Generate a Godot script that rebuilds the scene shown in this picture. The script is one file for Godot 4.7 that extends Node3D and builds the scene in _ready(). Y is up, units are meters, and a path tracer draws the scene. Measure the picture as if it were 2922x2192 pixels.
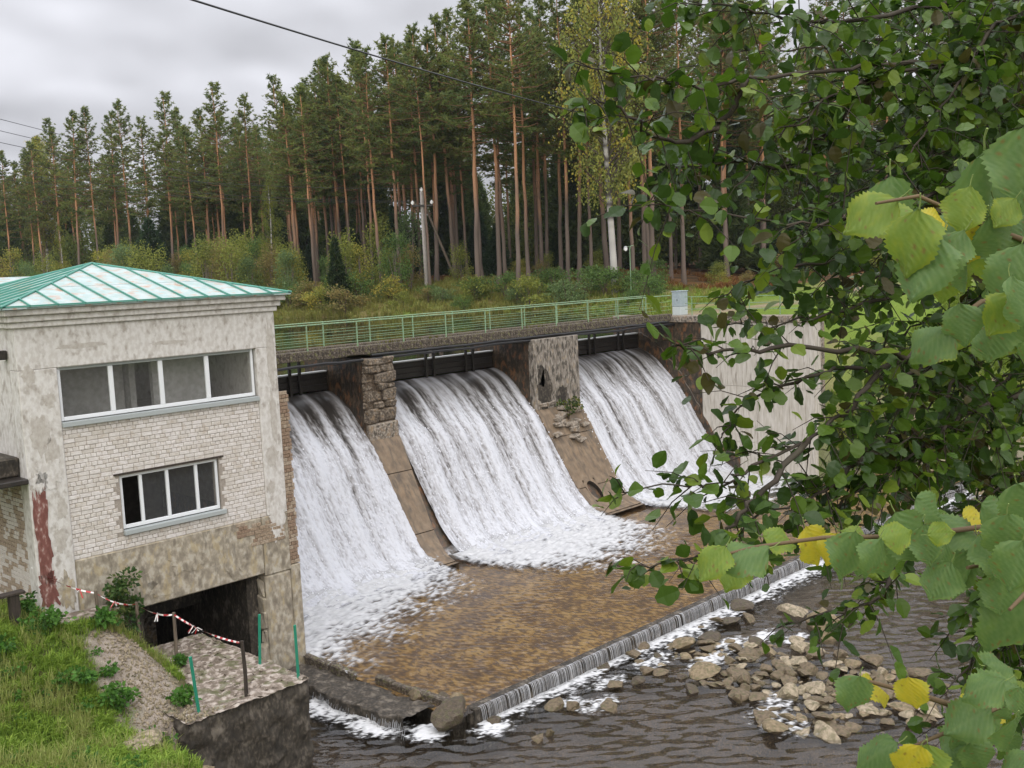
extends Node3D
# x runs along the dam to the right bank, z downstream, y up; y = 0 is the water on the apron.

const PINE_AT := [[67.1,-133,36.4],[69.5,-131.3,36.8],[76.4,-139.1,37.6],[75.5,-132.9,38.5],[74.3,-117.9,37.5],[79.6,-122.9,36.2],[75,-109,33.9],[77,-107.2,33.5],[79,-105.4,31.7],[83,-109.7,31.5],[83,-106.9,32],[71,-81.4,31.1],[75,-86.6,31],[69.2,-75.2,31.4],[72,-78.6,30.8],[77,-83.3,31.7],[73.2,-75.6,31.7],[71.5,-71.5,32.3],[70.5,-147.5,35.7],[67.6,-151.4,32.7],[74.6,-158.5,39],[76.8,-168.7,35.7],[67.1,-75.8,30.1],[71,-80.9,29.4],[66.4,-71.4,30.5],[71.1,-77.5,29.8],[73.1,-77.9,32.2],[71.4,-73,34.6],[75.2,-76.5,33],[73.5,-71.4,36],[71.7,-68,33.8],[67.4,-61.1,32.8],[68.9,-59.9,33.8],[73.9,-65.6,34.4],[74,-64.5,35],[77.8,-68.2,34.9],[72.8,-61.1,34.6],[69.2,-55.7,34],[71,-56.7,33.6],[75,-60.9,32.9],[74.1,-57.2,36],[77.4,-60.2,37.8],[68.5,-48.1,34.5],[73.5,-52.6,36.8],[71,-47.6,36.4],[74.4,-50.1,36.8],[67.7,-42,35.7],[72.1,-44.8,36.3],[83.7,-54.4,37.5],[82.5,-51.7,37.9],[78.2,-46.1,34.3],[73.6,-41.1,35.7],[74.8,-40.8,34.5],[76,-40.2,35.6],[78,-39.9,36.3],[73,-32.9,34],[76,-34,36.2],[77,-34.3,35.7],[75,-32.4,35.3],[84,-36.8,35.8],[80,-32.5,35.3],[93,-39.4,36.9],[92.4,-36.7,37.6],[89.4,-33.9,36.8],[94.8,-36.6,36.6],[94,-34.1,36],[96.4,-34,37.1],[97.8,-27.4,36.9],[94.9,-24.1,36],[100.1,-22.6,35.6],[100.3,-17.1,36.6],[103.5,-14.4,35.3],[106.2,-12.7,33.4]]
const BIRCH_AT := [[70,-32.9,36.7],[65,-77.6,23.5],[71.2,-154.7,36.8],[62.1,-126.7,21.2]]
const YOUNGPINE_AT := [[64,-104.3,21.7],[61,-108.3,15.6]]
const JUNIPER_AT := [[60.8,-59.6,16.4],[61.1,-60.3,16]]
const BRANCHES_AT := [[[6.31,11.458,21.174],[5.689,11.242,21.148],[5.34,11.098,21.102],[5.138,10.919,21.068],[4.967,10.766,21.061],[4.729,10.543,20.996],[4.649,10.319,20.949]],[[6.43,11.336,21.315],[5.789,11.185,21.116],[5.411,11.028,21.041],[5.193,10.962,20.973],[4.748,10.883,20.818],[4.517,10.817,20.737],[4.31,10.682,20.69],[4.189,10.576,20.583],[3.991,10.399,20.552]],[[5.181,10.963,20.96],[4.749,10.935,20.811],[4.527,10.902,20.733],[3.953,10.834,20.59],[3.76,10.777,20.545],[3.57,10.791,20.493],[3.427,10.797,20.49],[3.246,10.806,20.447],[3.145,10.849,20.338]],[[6.073,10.713,21.335],[5.397,10.535,21.248],[5.032,10.423,21.18],[4.691,10.333,21.133],[4.46,10.259,21.054],[4.197,10.223,20.934],[3.926,10.202,20.805],[3.593,10.271,20.598],[3.395,10.301,20.534]],[[6.546,10.976,21.202],[5.971,10.892,21.059],[5.645,10.845,20.878],[5.425,10.615,20.832],[5.231,10.468,20.801],[4.957,10.209,20.706],[4.72,10.011,20.638]],[[5.405,9.763,21.376],[4.524,9.618,21.074],[4.27,9.485,20.979],[4.102,9.402,20.966],[4.056,9.372,20.923],[3.872,9.301,20.89],[3.512,9.222,20.822],[3.478,9.199,20.791],[3.338,9.19,20.793],[3.243,9.212,20.693],[2.995,9.218,20.582]],[[5.849,9.849,21.242],[5.046,9.587,21.037],[4.861,9.495,21.006],[4.671,9.389,20.973],[4.546,9.239,21.012],[4.403,8.977,21.051],[4.39,8.858,21.056]],[[5.65,9.45,21.387],[5.269,9.365,21.299],[4.987,9.308,21.164],[4.771,9.22,21.101],[4.587,9.16,21.067],[4.287,9.021,20.926],[4.054,8.93,20.845],[3.819,8.875,20.758]],[[4.517,9.611,21.069],[4.163,9.662,20.987],[3.733,9.701,20.829],[3.543,9.704,20.779],[3.326,9.728,20.697],[3.299,9.74,20.667]],[[3.872,9.301,20.89],[3.56,9.151,20.883],[3.417,9.109,20.887],[3.332,9.046,20.882],[3.22,8.98,20.849],[3.071,8.954,20.773],[2.929,8.953,20.7]],[[4.599,8.876,21.267],[4.251,8.817,21.209],[4.069,8.741,21.178],[3.933,8.69,21.191],[3.86,8.643,21.124],[3.661,8.659,21.062],[3.555,8.616,20.961]],[[5.68,11.405,21.113],[5.091,11.225,20.828],[4.599,11.148,20.625],[4.34,11.168,20.502],[4.09,11.201,20.385],[4.013,11.191,20.308]],[[5.766,10.257,21.093],[5.292,10.126,20.917],[4.845,10.071,20.757],[4.418,10.021,20.616],[4.064,9.971,20.55],[3.883,9.903,20.519]],[[6.091,10.067,21.167],[5.607,9.974,20.974],[5.204,9.885,20.864],[4.796,9.837,20.743],[4.45,9.791,20.684],[4.243,9.772,20.62],[3.859,9.782,20.514]],[[3.953,10.834,20.59],[3.892,10.676,20.552],[3.702,10.581,20.517],[3.506,10.562,20.463],[3.356,10.651,20.44],[3.255,10.714,20.328],[3.126,10.674,20.345]],[[5.029,9.584,21.02],[4.752,9.473,20.899],[4.502,9.543,20.776],[4.179,9.527,20.737],[3.953,9.471,20.658],[3.774,9.415,20.628],[3.636,9.331,20.644]],[[5.192,8.766,21.601],[4.772,8.74,21.465],[4.572,8.592,21.427],[4.42,8.448,21.438],[4.341,8.304,21.38],[4.169,8.232,21.359]],[[5.273,8.492,21.583],[4.905,8.39,21.511],[4.677,8.294,21.437],[4.525,8.167,21.446],[4.456,8.019,21.398]],[[7.023,11.269,21.068],[6.396,10.829,20.784],[6.059,10.631,20.615],[5.732,10.459,20.451],[5.423,10.388,20.291],[5.101,10.132,20.146]],[[6.812,10.694,20.943],[6.261,10.248,20.737],[5.93,10.099,20.566],[5.576,9.918,20.377],[5.265,9.819,20.219]],[[6.629,11.648,20.894],[6.14,11.366,20.583],[5.681,11.249,20.276],[5.31,11.207,20.048],[5.017,11.181,19.896]],[[4.763,10.882,20.835],[4.637,10.643,20.599],[4.413,10.493,20.537],[4.156,10.511,20.417],[3.913,10.48,20.316],[3.766,10.49,20.308]],[[5.917,9.699,21.047],[5.634,9.512,20.93],[5.405,9.31,20.872],[5.205,9.097,20.845],[5.038,8.943,20.842]],[[4.546,9.239,21.012],[4.337,9.173,20.953],[4.123,9.078,20.893],[3.918,9.018,20.837],[3.703,9.006,20.763]],[[7.322,11.433,20.959],[6.975,11.364,20.76],[6.602,11.265,20.538],[6.24,11.308,20.305],[5.814,11.07,20.051],[5.423,10.981,19.81]],[[7.303,11.082,21.052],[6.871,11.04,20.761],[6.5,10.946,20.541],[6.133,10.81,20.332],[5.829,10.6,20.197],[5.466,10.424,19.998]],[[7.063,10.765,21.032],[6.687,10.819,20.783],[6.388,10.716,20.638],[6.07,10.646,20.468],[5.674,10.502,20.23],[5.417,10.314,20.141]],[[6.482,10.471,21.178],[6.212,10.528,21.037],[5.902,10.351,20.892],[5.558,10.354,20.684],[5.269,10.153,20.564],[4.954,10.071,20.399]],[[7.028,10.176,21.004],[6.676,10.16,20.791],[6.369,10.234,20.61],[6.055,9.988,20.471],[5.783,9.876,20.356],[5.485,9.709,20.221]],[[6.527,10.029,21.153],[6.218,9.994,20.988],[5.906,9.794,20.844],[5.672,9.721,20.76],[5.403,9.631,20.644],[5.148,9.475,20.551]],[[6.676,9.639,21.097],[6.363,9.598,20.928],[6.08,9.551,20.79],[5.797,9.446,20.662],[5.542,9.442,20.545],[5.251,9.146,20.438]],[[6.477,9.36,21.195],[6.199,9.468,21.038],[5.934,9.298,20.938],[5.643,9.325,20.78],[5.406,9.153,20.709],[5.089,9.07,20.542]],[[6.312,9.111,21.229],[6.065,9.149,21.114],[5.808,9.098,21.004],[5.577,9.024,20.924],[5.338,8.855,20.85],[5.109,8.819,20.766]],[[7.449,11.653,20.901],[7.138,11.758,20.712],[6.816,11.717,20.533],[6.469,11.703,20.325],[6.094,11.548,20.11],[5.723,11.4,19.898]],[[6.232,8.841,21.278],[6.066,8.817,21.256],[5.794,8.859,21.115],[5.621,8.831,21.088],[5.383,8.724,21.005],[5.198,8.629,20.974]],[[6.773,11.353,21.13],[6.49,11.477,20.966],[6.197,11.396,20.823],[5.924,11.358,20.694],[5.616,11.152,20.556],[5.327,10.965,20.433]]]
const HAZEL_AT := [[1.924,10.141,22.151,-0.03,-0.98,0.2,0.126,0],[1.741,10.128,22.182,-0.5,-0.47,-0.73,0.102,1],[1.548,10.072,22.338,-0.11,-0.98,-0.19,0.101,1],[1.766,10.115,22.29,0.88,-0.08,0.47,0.06,2],[1.556,10.034,22.356,-0.54,-0.81,-0.21,0.106,0],[1.972,10.155,22.312,0.29,-0.95,0.12,0.163,0],[1.817,10.128,22.32,-0.32,-0.95,0.01,0.08,1],[2.053,10.104,22.219,-0.65,-0.59,-0.47,0.114,0],[1.762,10.059,22.306,-0.45,-0.74,-0.5,0.086,0],[1.954,10.068,22.288,-0,-0.96,-0.29,0.079,2],[1.919,10.072,22.342,0.4,-0.89,0.24,0.097,0],[2.078,10.028,22.269,0.23,-0.97,-0.05,0.091,1],[2.008,10.103,22.336,0.3,-0.78,0.55,0.1,0],[1.745,10.021,22.418,-0.41,-0.9,-0.14,0.094,0],[2.01,10.005,22.209,0.13,-0.97,-0.18,0.098,1],[1.955,10.012,22.275,0.47,-0.87,0.14,0.072,0],[1.93,10.197,22.373,-0.02,-1,-0.05,0.136,0],[1.628,9.922,22.332,-0.51,-0.47,-0.72,0.081,0],[1.947,9.876,22.214,-0.46,-0.61,-0.64,0.074,1],[1.64,9.944,22.381,0.01,-0.99,0.17,0.067,0],[1.789,9.915,22.314,-0.38,-0.91,-0.17,0.06,1],[1.715,9.916,22.397,-0.09,-0.97,-0.21,0.075,0],[2.01,9.937,22.274,-0.46,-0.74,-0.49,0.074,0],[1.887,9.914,22.372,0.05,-0.99,-0.12,0.095,0],[1.631,9.981,22.467,0.05,-0.93,0.36,0.076,0],[1.649,9.959,22.436,-0.49,-0.83,-0.27,0.072,1],[1.421,9.561,22.054,-0.62,-0.71,-0.34,0.072,1],[1.473,9.571,22.082,-0.78,-0.11,-0.61,0.086,0],[1.592,9.569,22.086,0.81,-0.24,0.54,0.069,1],[1.72,9.528,22.085,0.26,-0.88,0.39,0.08,2],[1.71,9.528,22.118,-0.25,-0.92,-0.28,0.064,2],[1.51,9.584,22.251,-0.26,-0.95,-0.16,0.081,0],[1.485,9.594,22.309,-0.23,-0.97,-0.08,0.066,0],[1.768,9.511,22.216,0.13,-0.99,0.05,0.078,0],[1.815,9.508,22.142,-0.46,-0.47,-0.75,0.074,1],[1.668,9.583,22.285,0.22,-0.88,0.43,0.099,0],[1.682,9.571,22.309,0.01,-0.99,0.17,0.072,0],[1.851,9.565,22.309,0.53,-0.37,0.77,0.105,0],[2.069,9.532,22.254,0.69,-0.04,0.73,0.07,2],[1.926,9.467,22.255,-0.14,-0.91,-0.38,0.111,0],[1.893,9.462,22.293,-0.28,-0.96,-0.03,0.094,0],[1.698,9.509,22.32,-0.39,-0.84,-0.37,0.073,0],[1.805,9.534,22.367,0.16,-0.86,0.48,0.081,0],[1.743,9.586,22.417,0.12,-0.99,0.06,0.084,0],[1.576,9.59,22.482,-0.13,-0.98,-0.18,0.081,0],[1.907,9.585,22.349,0.46,-0.52,0.72,0.078,0],[2.046,9.39,22.303,0.02,-1,-0.08,0.092,0],[2.087,9.309,22.309,-0.15,-0.92,-0.37,0.163,0],[1.994,9.5,22.307,-0.03,-0.96,-0.26,0.059,1],[1.816,9.625,22.42,0.45,-0.87,0.17,0.099,0],[1.832,9.524,22.113,0.57,-0.37,0.73,0.068,1],[1.528,9.63,22.323,0.75,0.29,0.6,0.055,1],[1.511,9.354,22.26,-0.15,-0.98,-0.15,0.07,0],[1.682,9.302,22.222,0.84,-0.24,0.49,0.069,2],[1.813,9.239,22.133,0.79,0.43,0.44,0.045,1],[1.61,9.216,22.242,-0.41,-0.47,-0.78,0.087,0],[1.437,9.308,22.383,-0.16,-0.92,-0.37,0.064,2],[1.622,9.215,22.333,-0.19,-0.97,0.12,0.071,1],[1.922,9.126,22.243,-0.45,-0.74,-0.5,0.083,0],[1.732,9.26,22.354,-0.65,-0.46,-0.61,0.087,0],[1.947,9.198,22.28,0.73,-0.4,0.55,0.045,2],[1.936,9.165,22.323,0.12,-0.99,0.06,0.111,0],[1.782,9.154,22.317,-0.46,-0.84,-0.31,0.07,0],[1.766,9.182,22.365,0.26,-0.88,0.39,0.068,0],[1.909,9.232,22.357,0.47,-0.87,0.15,0.086,0],[1.569,9.328,22.487,0.2,-0.98,-0.02,0.071,0],[1.655,9.375,22.437,0.82,-0.24,0.52,0.081,0],[1.546,9.407,22.444,-0.51,-0.31,-0.8,0.065,0],[1.803,9.188,22.328,0.39,-0.66,0.64,0.056,0],[1.723,9.206,22.431,-0.53,-0.47,-0.71,0.078,0]]
const HAZELBR_AT := [[[2.265,10.016,22.444],[2.049,10.064,22.359],[1.929,10.105,22.303],[1.806,10.158,22.241],[1.705,10.146,22.211]],[[2.239,9.991,22.421],[2.021,9.969,22.346],[1.914,9.968,22.309],[1.81,9.925,22.281],[1.778,9.9,22.252]],[[2.132,9.533,22.456],[1.973,9.534,22.365],[1.87,9.567,22.326],[1.733,9.57,22.258],[1.581,9.588,22.172],[1.501,9.578,22.092],[1.45,9.564,22.042]],[[1.973,9.534,22.365],[1.889,9.506,22.356],[1.795,9.511,22.33]],[[2.099,9.231,22.469],[1.941,9.243,22.378],[1.833,9.234,22.341],[1.738,9.228,22.316],[1.674,9.196,22.256]],[[1.833,9.234,22.341],[1.723,9.29,22.292],[1.608,9.343,22.238]],[[2.095,9.403,22.438],[1.966,9.431,22.373],[1.889,9.418,22.369]]]
const SHORE := [[-10.0, 46.0], [-20.0, 58.0], [-29.0, 66.0], [-38.0, 66.0], [-48.0, 62.0], [-60.0, 58.0], [-75.0, 57.0], [-110.0, 57.0], [-170.0, 45.0], [-230.0, 20.0], [-300.0, -40.0], [-420.0, -150.0]]
const OGEE := [[-9.6, 5.85], [-9.2, 5.9], [-8.7, 5.8], [-8.0, 5.42], [-7.25, 4.7], [-6.5, 3.98], [-6.0, 3.22], [-5.4, 2.28], [-5.0, 1.68], [-4.6, 1.1], [-4.1, 0.56], [-3.6, 0.22], [-3.0, 0.06], [-2.2, 0.0], [2.0, 0.0]]
const RES := 6.5
const RIVER := -0.4
var rng := RandomNumberGenerator.new()
var taken := {}
var na := FastNoiseLite.new()
var nb := FastNoiseLite.new()
var nc := FastNoiseLite.new()
var M := {}
var nw := FastNoiseLite.new()


class MB:
	var v := PackedVector3Array()
	var n := PackedVector3Array()
	var c := PackedColorArray()
	var i := PackedInt32Array()
	var smooth := false
	var col := Color.WHITE
	func tri(a: Vector3, b: Vector3, d: Vector3) -> void:
		var k := v.size()
		v.append(a); v.append(b); v.append(d)
		c.append(col); c.append(col); c.append(col)
		i.append(k); i.append(k + 2); i.append(k + 1)
	func quad(a: Vector3, b: Vector3, d: Vector3, e: Vector3) -> void:
		var k := v.size()
		v.append(a); v.append(b); v.append(d); v.append(e)
		c.append(col); c.append(col); c.append(col); c.append(col)
		i.append(k); i.append(k + 2); i.append(k + 1); i.append(k); i.append(k + 3); i.append(k + 2)
	func box(lo: Vector3, hi: Vector3, t := Transform3D()) -> void:
		var p := []
		for k in 8:
			p.append(t * Vector3(hi.x if k & 1 else lo.x, hi.y if k & 2 else lo.y, hi.z if k & 4 else lo.z))
		quad(p[4], p[5], p[7], p[6]); quad(p[1], p[0], p[2], p[3]); quad(p[5], p[1], p[3], p[7])
		quad(p[0], p[4], p[6], p[2]); quad(p[6], p[7], p[3], p[2]); quad(p[0], p[1], p[5], p[4])
	func bevel(lo: Vector3, hi: Vector3, b: float, t := Transform3D(), jit := 0.0, r: RandomNumberGenerator = null) -> void:
		var m := (lo + hi) * 0.5
		var h := (hi - lo) * 0.5
		var q := {}
		for k in 8:
			var s := Vector3(1 if k & 1 else -1, 1 if k & 2 else -1, 1 if k & 4 else -1)
			var j := Vector3.ZERO
			if jit > 0.0:
				j = Vector3(r.randf_range(-jit, jit), r.randf_range(-jit, jit), r.randf_range(-jit, jit))
			for ax in 3:
				var e := h - Vector3(b, b, b)
				e[ax] = h[ax]
				q[k * 3 + ax] = t * (m + s * e + j)
		for ax in 3:
			var u := (ax + 1) % 3
			var w := (ax + 2) % 3
			for sg in 2:
				var base := sg << ax
				var f := [q[base * 3 + ax], q[(base | 1 << u) * 3 + ax], q[(base | 1 << u | 1 << w) * 3 + ax], q[(base | 1 << w) * 3 + ax]]
				if sg == 1: quad(f[0], f[1], f[2], f[3])
				else: quad(f[3], f[2], f[1], f[0])
			for su in 2:
				for sw in 2:
					var a := (su << u) | (sw << w)
					var a2 := a | 1 << ax
					var f2 := [q[a * 3 + u], q[a2 * 3 + u], q[a2 * 3 + w], q[a * 3 + w]]
					if su != sw: quad(f2[0], f2[1], f2[2], f2[3])
					else: quad(f2[3], f2[2], f2[1], f2[0])
		for k in 8:
			var odd: bool = ((k & 1) + (k >> 1 & 1) + (k >> 2 & 1)) % 2 == 1
			if odd: tri(q[k * 3], q[k * 3 + 1], q[k * 3 + 2])
			else: tri(q[k * 3], q[k * 3 + 2], q[k * 3 + 1])
	func tube(pts: Array, rad: Array, sides := 6, cols: Array = [], caps := true) -> void:
		smooth = true
		var first := v.size()
		var count := pts.size()
		var up := Vector3(0.31, 0.17, 0.93)
		for k in count:
			var d: Vector3 = (pts[mini(k + 1, count - 1)] - pts[maxi(k - 1, 0)]).normalized()
			var s := d.cross(up).normalized()
			if s.length() < 0.1: s = d.cross(Vector3.RIGHT).normalized()
			var w := s.cross(d).normalized()
			for j in sides:
				var a := TAU * j / sides
				var o := s * cos(a) + w * sin(a)
				v.append(pts[k] + o * rad[k]); n.append(o)
				c.append(cols[k] if cols.size() else col)
		for k in count - 1:
			for j in sides:
				var a := first + k * sides + j
				var b := first + k * sides + (j + 1) % sides
				i.append(a); i.append(b); i.append(b + sides)
				i.append(a); i.append(b + sides); i.append(a + sides)
		if caps:
			for e in [0, count - 1]:
				var k2 := v.size()
				var dd: Vector3 = (pts[0] - pts[1]).normalized() if e == 0 else (pts[count - 1] - pts[count - 2]).normalized()
				v.append(pts[e]); n.append(dd); c.append(cols[e] if cols.size() else col)
				for j in sides:
					v.append(v[first + e * sides + j]); n.append(dd); c.append(cols[e] if cols.size() else col)
				for j in sides:
					i.append(k2); 
					if e == 0:
						i.append(k2 + 1 + (j + 1) % sides); i.append(k2 + 1 + j)
					else:
						i.append(k2 + 1 + j); i.append(k2 + 1 + (j + 1) % sides)
	func mesh() -> ArrayMesh:
		var a := []
		a.resize(Mesh.ARRAY_MAX)
		a[Mesh.ARRAY_VERTEX] = v
		if smooth and n.size() == v.size(): a[Mesh.ARRAY_NORMAL] = n
		a[Mesh.ARRAY_COLOR] = c
		a[Mesh.ARRAY_INDEX] = i
		var m := ArrayMesh.new()
		m.add_surface_from_arrays(Mesh.PRIMITIVE_TRIANGLES, a)
		return m


# a grid sheet: at(u, w) gives the point, tint(u, w) its colour
func sheet(us: Array, ws: Array, at: Callable, tint: Callable) -> ArrayMesh:
	var nu := us.size()
	var nw := ws.size()
	var v := PackedVector3Array()
	var c := PackedColorArray()
	var i := PackedInt32Array()
	v.resize(nu * nw)
	c.resize(nu * nw)
	for b in nw:
		for a in nu:
			var p: Vector3 = at.call(us[a], ws[b])
			v[b * nu + a] = p
			c[b * nu + a] = tint.call(us[a], ws[b], p)
	for b in nw - 1:
		for a in nu - 1:
			var k := b * nu + a
			if c[k].a + c[k + 1].a + c[k + nu].a + c[k + nu + 1].a <= 0.01: continue
			i.append(k); i.append(k + 1); i.append(k + nu + 1)
			i.append(k); i.append(k + nu + 1); i.append(k + nu)
	return smoothed(v, c, i)


func smoothed(v: PackedVector3Array, c: PackedColorArray, i: PackedInt32Array) -> ArrayMesh:
	var n := PackedVector3Array()
	n.resize(v.size())
	for k in range(0, i.size(), 3):
		var f := (v[i[k + 2]] - v[i[k]]).cross(v[i[k + 1]] - v[i[k]])
		n[i[k]] += f; n[i[k + 1]] += f; n[i[k + 2]] += f
	for k in n.size(): n[k] = n[k].normalized()
	var a := []
	a.resize(Mesh.ARRAY_MAX)
	a[Mesh.ARRAY_VERTEX] = v
	a[Mesh.ARRAY_NORMAL] = n
	a[Mesh.ARRAY_COLOR] = c
	a[Mesh.ARRAY_INDEX] = i
	var m := ArrayMesh.new()
	m.add_surface_from_arrays(Mesh.PRIMITIVE_TRIANGLES, a)
	return m


func steps(from: float, to: float, by: float) -> Array:
	var r := []
	var count := int(ceil((to - from) / by))
	for k in count + 1: r.append(from + (to - from) * k / count)
	return r


func numbered(called: String) -> String:
	if not taken.has(called):
		taken[called] = 0
		return called
	taken[called] += 1
	return "%s_%03d" % [called, taken[called]]


func put(called: String, m: Mesh, material: Material, parent: Node3D = null, at := Transform3D()) -> MeshInstance3D:
	var o := MeshInstance3D.new()
	o.mesh = m
	o.material_override = material
	o.transform = at
	if parent:
		o.name = called
		parent.add_child(o, true)
	else:
		o.name = numbered(called)
		add_child(o)
	return o


func tag(o: Node3D, label := "", category := "", group := "", kind := "") -> Node3D:
	if label: o.set_meta("label", label)
	if category: o.set_meta("category", category)
	if group: o.set_meta("group", group)
	if kind: o.set_meta("kind", kind)
	return o


func base(called: String, at: Vector3, label: String, category: String, group := "") -> Node3D:
	var o := Node3D.new()
	o.name = numbered(called)
	add_child(o)
	o.position = at
	return tag(o, label, category, group)


func setting(called: String, m: Mesh, material: Material) -> MeshInstance3D:
	var o := put(called, m, material)
	o.set_meta("kind", "structure")
	return o


func lin(r: float, g: float, b: float, a := 1.0) -> Color:
	return Color(r, g, b, a).linear_to_srgb()


func noise_tex(freq: float, ramp: Array, seed_: int, octaves := 5, kind := FastNoiseLite.TYPE_SIMPLEX_SMOOTH, size := 512) -> NoiseTexture2D:
	var f := FastNoiseLite.new()
	f.noise_type = kind
	f.frequency = freq
	f.seed = seed_
	f.fractal_octaves = octaves
	f.fractal_gain = 0.55
	var t := NoiseTexture2D.new()
	t.width = size; t.height = size
	t.seamless = true
	t.noise = f
	if ramp.size():
		var g := Gradient.new()
		var offs := PackedFloat32Array()
		var cols := PackedColorArray()
		for e in ramp:
			offs.append(e[0]); cols.append(e[1])
		g.offsets = offs; g.colors = cols
		t.color_ramp = g
	return t


func plain(col: Color, rough := 0.7, metal := 0.0, spec := 0.5) -> StandardMaterial3D:
	var m := StandardMaterial3D.new()
	m.albedo_color = Color(col.r, col.g, col.b).linear_to_srgb()
	m.roughness = rough
	m.metallic = metal
	m.metallic_specular = spec
	return m


func tinted(rough := 0.7, spec := 0.5, back := Color.BLACK) -> StandardMaterial3D:
	var m := plain(Color.WHITE, rough, 0.0, spec)
	m.vertex_color_use_as_albedo = true
	if back != Color.BLACK:
		m.backlight_enabled = true
		m.backlight = back
	return m


# weathered surface: a noise ramp, a second layer of stains with its own shape, and relief
func worn(ramp: Array, tile: Vector3, stains: Array, stile: Vector3, rough: float, relief_cm: float, seed_: int, freq := 0.012, sfreq := 0.01) -> StandardMaterial3D:
	var m := StandardMaterial3D.new()
	m.albedo_texture = noise_tex(freq, ramp, seed_)
	m.roughness = rough
	m.uv1_triplanar = true
	m.uv1_world_triplanar = true
	m.uv1_scale = Vector3(1.0 / tile.x, 1.0 / tile.y, 1.0 / tile.z)
	if stains.size():
		m.detail_enabled = true
		m.detail_uv_layer = BaseMaterial3D.DETAIL_UV_2
		m.detail_albedo = noise_tex(sfreq, stains, seed_ + 50)
		m.uv2_triplanar = true
		m.uv2_world_triplanar = true
		m.uv2_scale = Vector3(1.0 / stile.x, 1.0 / stile.y, 1.0 / stile.z)
	if relief_cm > 0.0:
		m.heightmap_enabled = true
		m.heightmap_texture = noise_tex(0.03, [], seed_ + 9)
		m.heightmap_scale = relief_cm
	return m


func shore_x(z: float) -> float:
	if z >= SHORE[0][0]: return SHORE[0][1]
	for k in SHORE.size() - 1:
		if z >= SHORE[k + 1][0]:
			return lerpf(SHORE[k][1], SHORE[k + 1][1], (SHORE[k][0] - z) / (SHORE[k][0] - SHORE[k + 1][0]))
	return SHORE[-1][1]


func curve(t: Array, x: float) -> float:
	if x <= t[0][0]: return t[0][1]
	for k in t.size() - 1:
		if x <= t[k + 1][0]:
			return lerpf(t[k][1], t[k + 1][1], (x - t[k][0]) / (t[k + 1][0] - t[k][0]))
	return t[-1][1]


func ogee(z: float) -> float:
	for k in OGEE.size() - 1:
		if z <= OGEE[k + 1][0]:
			var t: float = (z - OGEE[k][0]) / (OGEE[k + 1][0] - OGEE[k][0])
			var p0: float = OGEE[maxi(k - 1, 0)][1]
			var p3: float = OGEE[mini(k + 2, OGEE.size() - 1)][1]
			return cubic_interpolate(OGEE[k][1], OGEE[k + 1][1], p0, p3, clampf(t, 0, 1))
	return 0.0


const FAR_RISE := [[0.0, 0.0], [4.0, 1.5], [10.0, 2.7], [30.0, 3.3], [100.0, 5.0], [260.0, 9.0]]
const LAWN_RISE := [[0.0, 0.0], [2.5, 0.95], [12.0, 1.25], [30.0, 2.2], [60.0, 3.2], [260.0, 8.0]]


func terrain(x: float, z: float) -> float:
	var bump := na.get_noise_2d(x * 3.0, z * 3.0) * 0.22
	var hill := clampf(1.0 - (Vector2(x, z - 24.0).length() - 2.5) / 10.0, 0.0, 1.0)
	if z < -9.5:
		var d := x - shore_x(z)
		if d < 0.0:
			if x < 2.0 and z > -140.0: return minf(9.0, 6.2 + (2.0 - x) * 0.3)
			return RES - minf(2.5, -d * 0.5) + bump * 0.2
		var s := smoothstep(-46.0, -27.0, z)
		return RES + lerpf(curve(FAR_RISE, d * 0.8), curve(LAWN_RISE, d * 0.8), s) + bump * clampf(d * 0.2, 0.0, 1.0)
	if x < 12.0:
		var a := smoothstep(10.9, 9.2, x)
		var b := smoothstep(4.2, 0.2, z)
		var h := 1.35 + 1.55 * a * b + 0.55 * clampf((9.0 - x) / 4.0, 0.0, 1.0)
		var edge := z - (5.3 + maxf(0.0, 9.2 - x) * 0.75)
		h = lerpf(h, -1.3, smoothstep(0.0, 3.0, edge) * smoothstep(-6.0, 2.0, x))
		if x > 8.6 and z > 3.9: h = lerpf(h, -1.3, smoothstep(8.6, 9.25, x) * smoothstep(3.9, 4.5, z))
		if x > 10.8: h = -1.2
		return lerpf(h, 8.3, hill * hill * (3.0 - 2.0 * hill)) + bump * 0.3
	if x < 42.2: return -1.2
	var up := minf(7.5, -0.9 + (x - 44.4) * 0.45 + bump * 1.5)
	var s2 := smoothstep(-5.0, 2.5, z)
	var flat := 7.5 + clampf((x - 56.0) / 45.0, 0.0, 4.0) * 2.2 + bump * 0.3
	if x < 43.0 and z < 0.7: return 7.15
	return lerpf(flat, up + clampf((x - 63.0) / 45.0, 0.0, 4.0) * 2.2, s2)
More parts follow.
